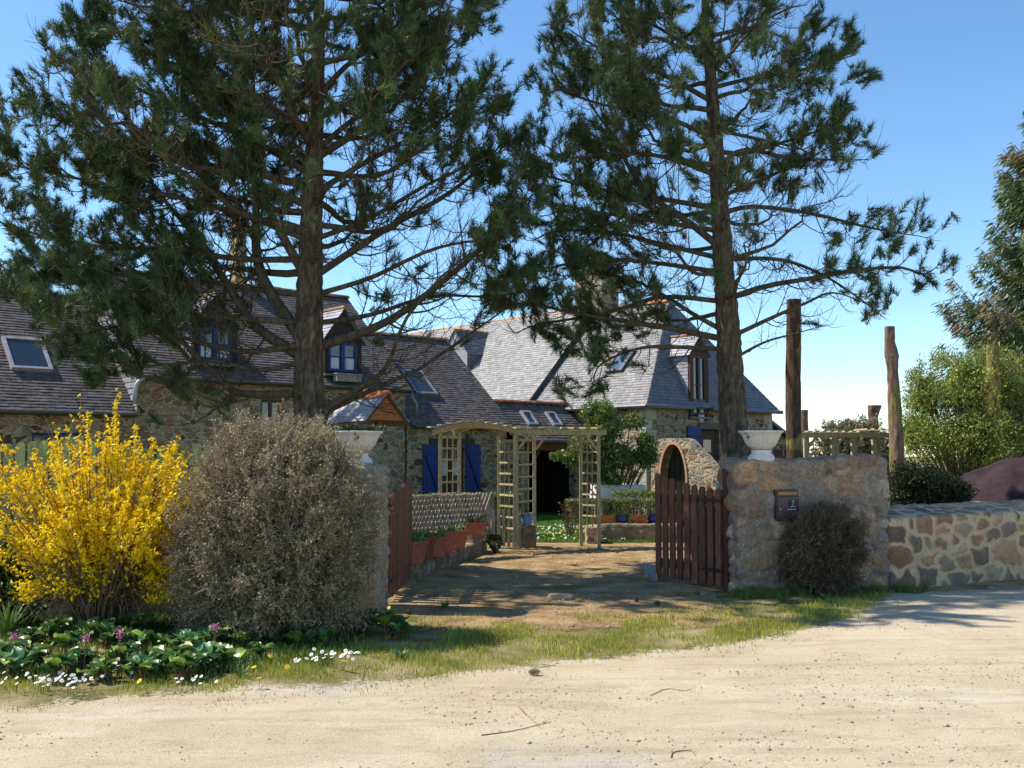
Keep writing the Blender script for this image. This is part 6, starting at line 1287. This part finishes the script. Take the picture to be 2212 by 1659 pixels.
# ------------------------------------------------------------------ broad-leaved plants at lower left
def berg_leaf(mb, base, az, tilt, L_, W_, stalk, col, rg):
    d = np.array([math.cos(az), math.sin(az), 0]); s = np.array([-math.sin(az), math.cos(az), 0]); z = np.array([0, 0, 1.]); t0_ = R(tilt)
    sdir = d*math.cos(R(70))*.9+z*math.sin(R(70)); b0 = base+sdir*stalk; vs = []; nu_, nv_ = 6, 5
    cur = b0.copy(); ang = t0_
    rows = []
    for i in range(nu_):
        u = i/(nu_-1); w = W_*math.sin(math.pi*min(1, (u*.9+.10)))**.6*.5; 
        for j in range(nv_):
            v = (j/(nv_-1)-.5)*2; n_ = z*math.cos(ang)-d*math.sin(ang); vs.append(cur+s*v*w+n_*(v*v*w*.38+.008*math.sin(7*u+9*v)))
        cur = cur+(d*math.cos(ang)+z*math.sin(ang))*L_/(nu_-1); ang -= R(rg.uniform(8, 16))
    fs = [(i*nv_+j, i*nv_+j+1, (i+1)*nv_+j+1, (i+1)*nv_+j) for i in range(nu_-1) for j in range(nv_-1)]; mb.add(vs, fs, col); return b0
def bergenia(seed, nl=22):
    rg = np.random.default_rng(seed); t_ = thing('leathery_plant', '', 'plant'); mb = MB(); sb = MB()
    for i in range(nl):
        a = rg.uniform(0, 6.28); k = i/nl; base = np.array([rg.normal(0, .05), rg.normal(0, .05), .01]); c = rg.uniform(.7, 1.4); yl = rg.random() < .25
        col = (.22*c, .32*c, .06*c) if yl else (.075*c, .17*c, .05*c)
        stl = rg.uniform(.05, .15)*(1.3-k*.5); b0 = berg_leaf(mb, base, a, rg.uniform(20, 85)*(1-.5*k)+5, rg.uniform(.10, .17), rg.uniform(.09, .145), stl, col, rg); sb.tube([base, b0], [.006, .004], 4, (.22, .12, .07))
    mb.build('leaves', M['gloss'], t_, smooth=True); sb.build('stalks', M['twig'], t_); return t_
protos = [bergenia(s, n) for s, n in ((1, 22), (2, 26), (3, 18))]
spots = [(30, 1462, 1.1), (75, 1440, 1), (120, 1470, 1), (170, 1455, 1.1), (215, 1470, .9), (260, 1440, 1.05), (300, 1470, 1), (350, 1455, 1.1), (395, 1468, .95), (440, 1450, 1), (485, 1445, .9), (150, 1415, 1.1), (60, 1405, 1.05), (245, 1400, 1.1), (325, 1410, 1.1), (400, 1415, 1.05), (10, 1430, 1), (200, 1385, 1.1), (290, 1378, 1), (110, 1385, 1), (450, 1400, .9), (560, 1420, .7), (530, 1400, .75), (740, 1370, .95), (790, 1365, 1.0), (835, 1372, 1.05), (870, 1380, .8), (600, 1395, .8), (650, 1400, .8), (700, 1395, .8)]
for i, (u, v, s) in enumerate(spots):
    p = G(u, v); pr = protos[i % 3]; L1 = u > 720; L2 = 500 < u <= 720
    o_ = dup(pr, (p[0], p[1], 0), rng.uniform(0, 6), s*rng.uniform(.75, .95))
    o_['label'] = 'plant with big glossy round leaves at the right foot of the rounded shrub' if L1 else ('small leathery-leaved plant in the shade under the rounded shrub' if L2 else 'plant with big glossy round leaves in the bed below the forsythia')
    o_['group'] = 'round-leaved plants right of the shrub' if L1 else ('leathery plants under the shrub' if L2 else 'round-leaved plants below the forsythia')
for pr in protos:
    for ch_ in list(pr.children): bpy.data.objects.remove(ch_)
    bpy.data.objects.remove(pr)
def pink(label, px, s=1):
    p = G(*px); t_ = thing('pink_flower', label, 'flower', (p[0], p[1], 0)); mb = MB(); h = .26; mb.tube([(0, 0, 0), (.01, 0, h)], .005, 6, (.3, .12, .1)); mb.build('stem', M['twig'], t_)
    q = rng.normal(0, .015*s, (60, 3))+[.01, 0, h+.01]; V, Fq, c = leaves(q, .018, .7, jcol((.60, .20, .36), 60, .3)); mesh_np('petals', V, Fq, M['petal'], t_, col=c, world=False)
for px, l in (((254, 1448), 'pink flower head left among the round leaves'), ((460, 1430), 'pink flower head right among the round leaves'), ((25, 1455), 'small pale pink flower at the left edge'), ((180, 1460), 'faded brownish pink flower near the left daisies')): pink(l, px)
# strappy plants and weeds
def strap(name, label, loc, n, L_, w, base, cat='plant', spread=1.0):
    t_ = thing(name, label, cat, loc); mb = MB()
    for i in range(n):
        a = rng.uniform(0, 6.28); sp = rng.uniform(.3, 1)*spread; l = L_*rng.uniform(.6, 1.1); c = rng.uniform(.7, 1.3); d = np.array([math.cos(a), math.sin(a), 0]); s = np.array([-math.sin(a), math.cos(a), 0])*w/2; vs = []
        for k in range(6):
            t = k/5; p = d*(l*sp*t**1.3)+np.array([0, 0, 1.])*l*(t-.6*sp*t*t)+d*.02; ww = s*(1-t**2)+s*.02; vs += [p-ww, p+ww]
        mb.add(vs, [(2*k, 2*k+1, 2*k+3, 2*k+2) for k in range(5)], tuple(np.array(base)*c))
    mb.build('leaves', M['gloss'], t_, smooth=True)
strap('strappy_plant', 'long-leaved green plant at the left edge beside the forsythia', tuple(G(15, 1375)), 60, .45, .022, (.15, .26, .06))
strap('strappy_plant', 'smaller long-leaved plant in front of the left edge bush', tuple(G(60, 1350)), 40, .38, .02, (.13, .22, .05))
for px, l in (((520, 1462), 'small leafy weed between the round leaves and the daisies'), ((865, 1425), 'tiny pale weed stalk at the driveway corner'), ((1600, 1290), 'green weeds at the left foot of the right gate wall'), ((1780, 1297), 'green weeds below the dark wall shrub'), ((1870, 1290), 'weeds at the right foot of the gate wall'), ((1690, 1300), 'weeds in shade in front of the wall shrub'), ((960, 1315), 'small weed clump on the driveway at the left')):
    strap('weed', l, tuple(G(*px)), 38, .13, .012, (.10, .19, .04))
gxy = scatter(26000, 2.4, 4.9, 11.0, 12.1, lambda p: (p[:, 1] > 11.22+.22*(p[:, 0]-2.6))*(p[:, 1] < 11.64+.22*(p[:, 0]-2.6))*np.clip((n2(p, 5, 81, 4)-.42)*6+(p[:, 1]-11.5-.22*(p[:, 0]-2.6))*3, 0, 1))
grass_obj('grass', gxy, rng.uniform(.03, .12, len(gxy)), .006, (.12, .19, .04), .35, 'longer dark green grass along the foot of the right gate wall')
gxy = scatter(30000, -5.4, -1.4, 7.3, 10, lambda p: (p[:, 1] > road_edge(p[:, 0])+.5)*np.clip((n2(p, 3, 83, 3)-.35)*4, 0, 1)*.7)
grass_obj('ground_cover', gxy, rng.uniform(.03, .09, len(gxy)), .012, (.09, .16, .035), .4, 'mixed green ground cover under the shrubs at the left')
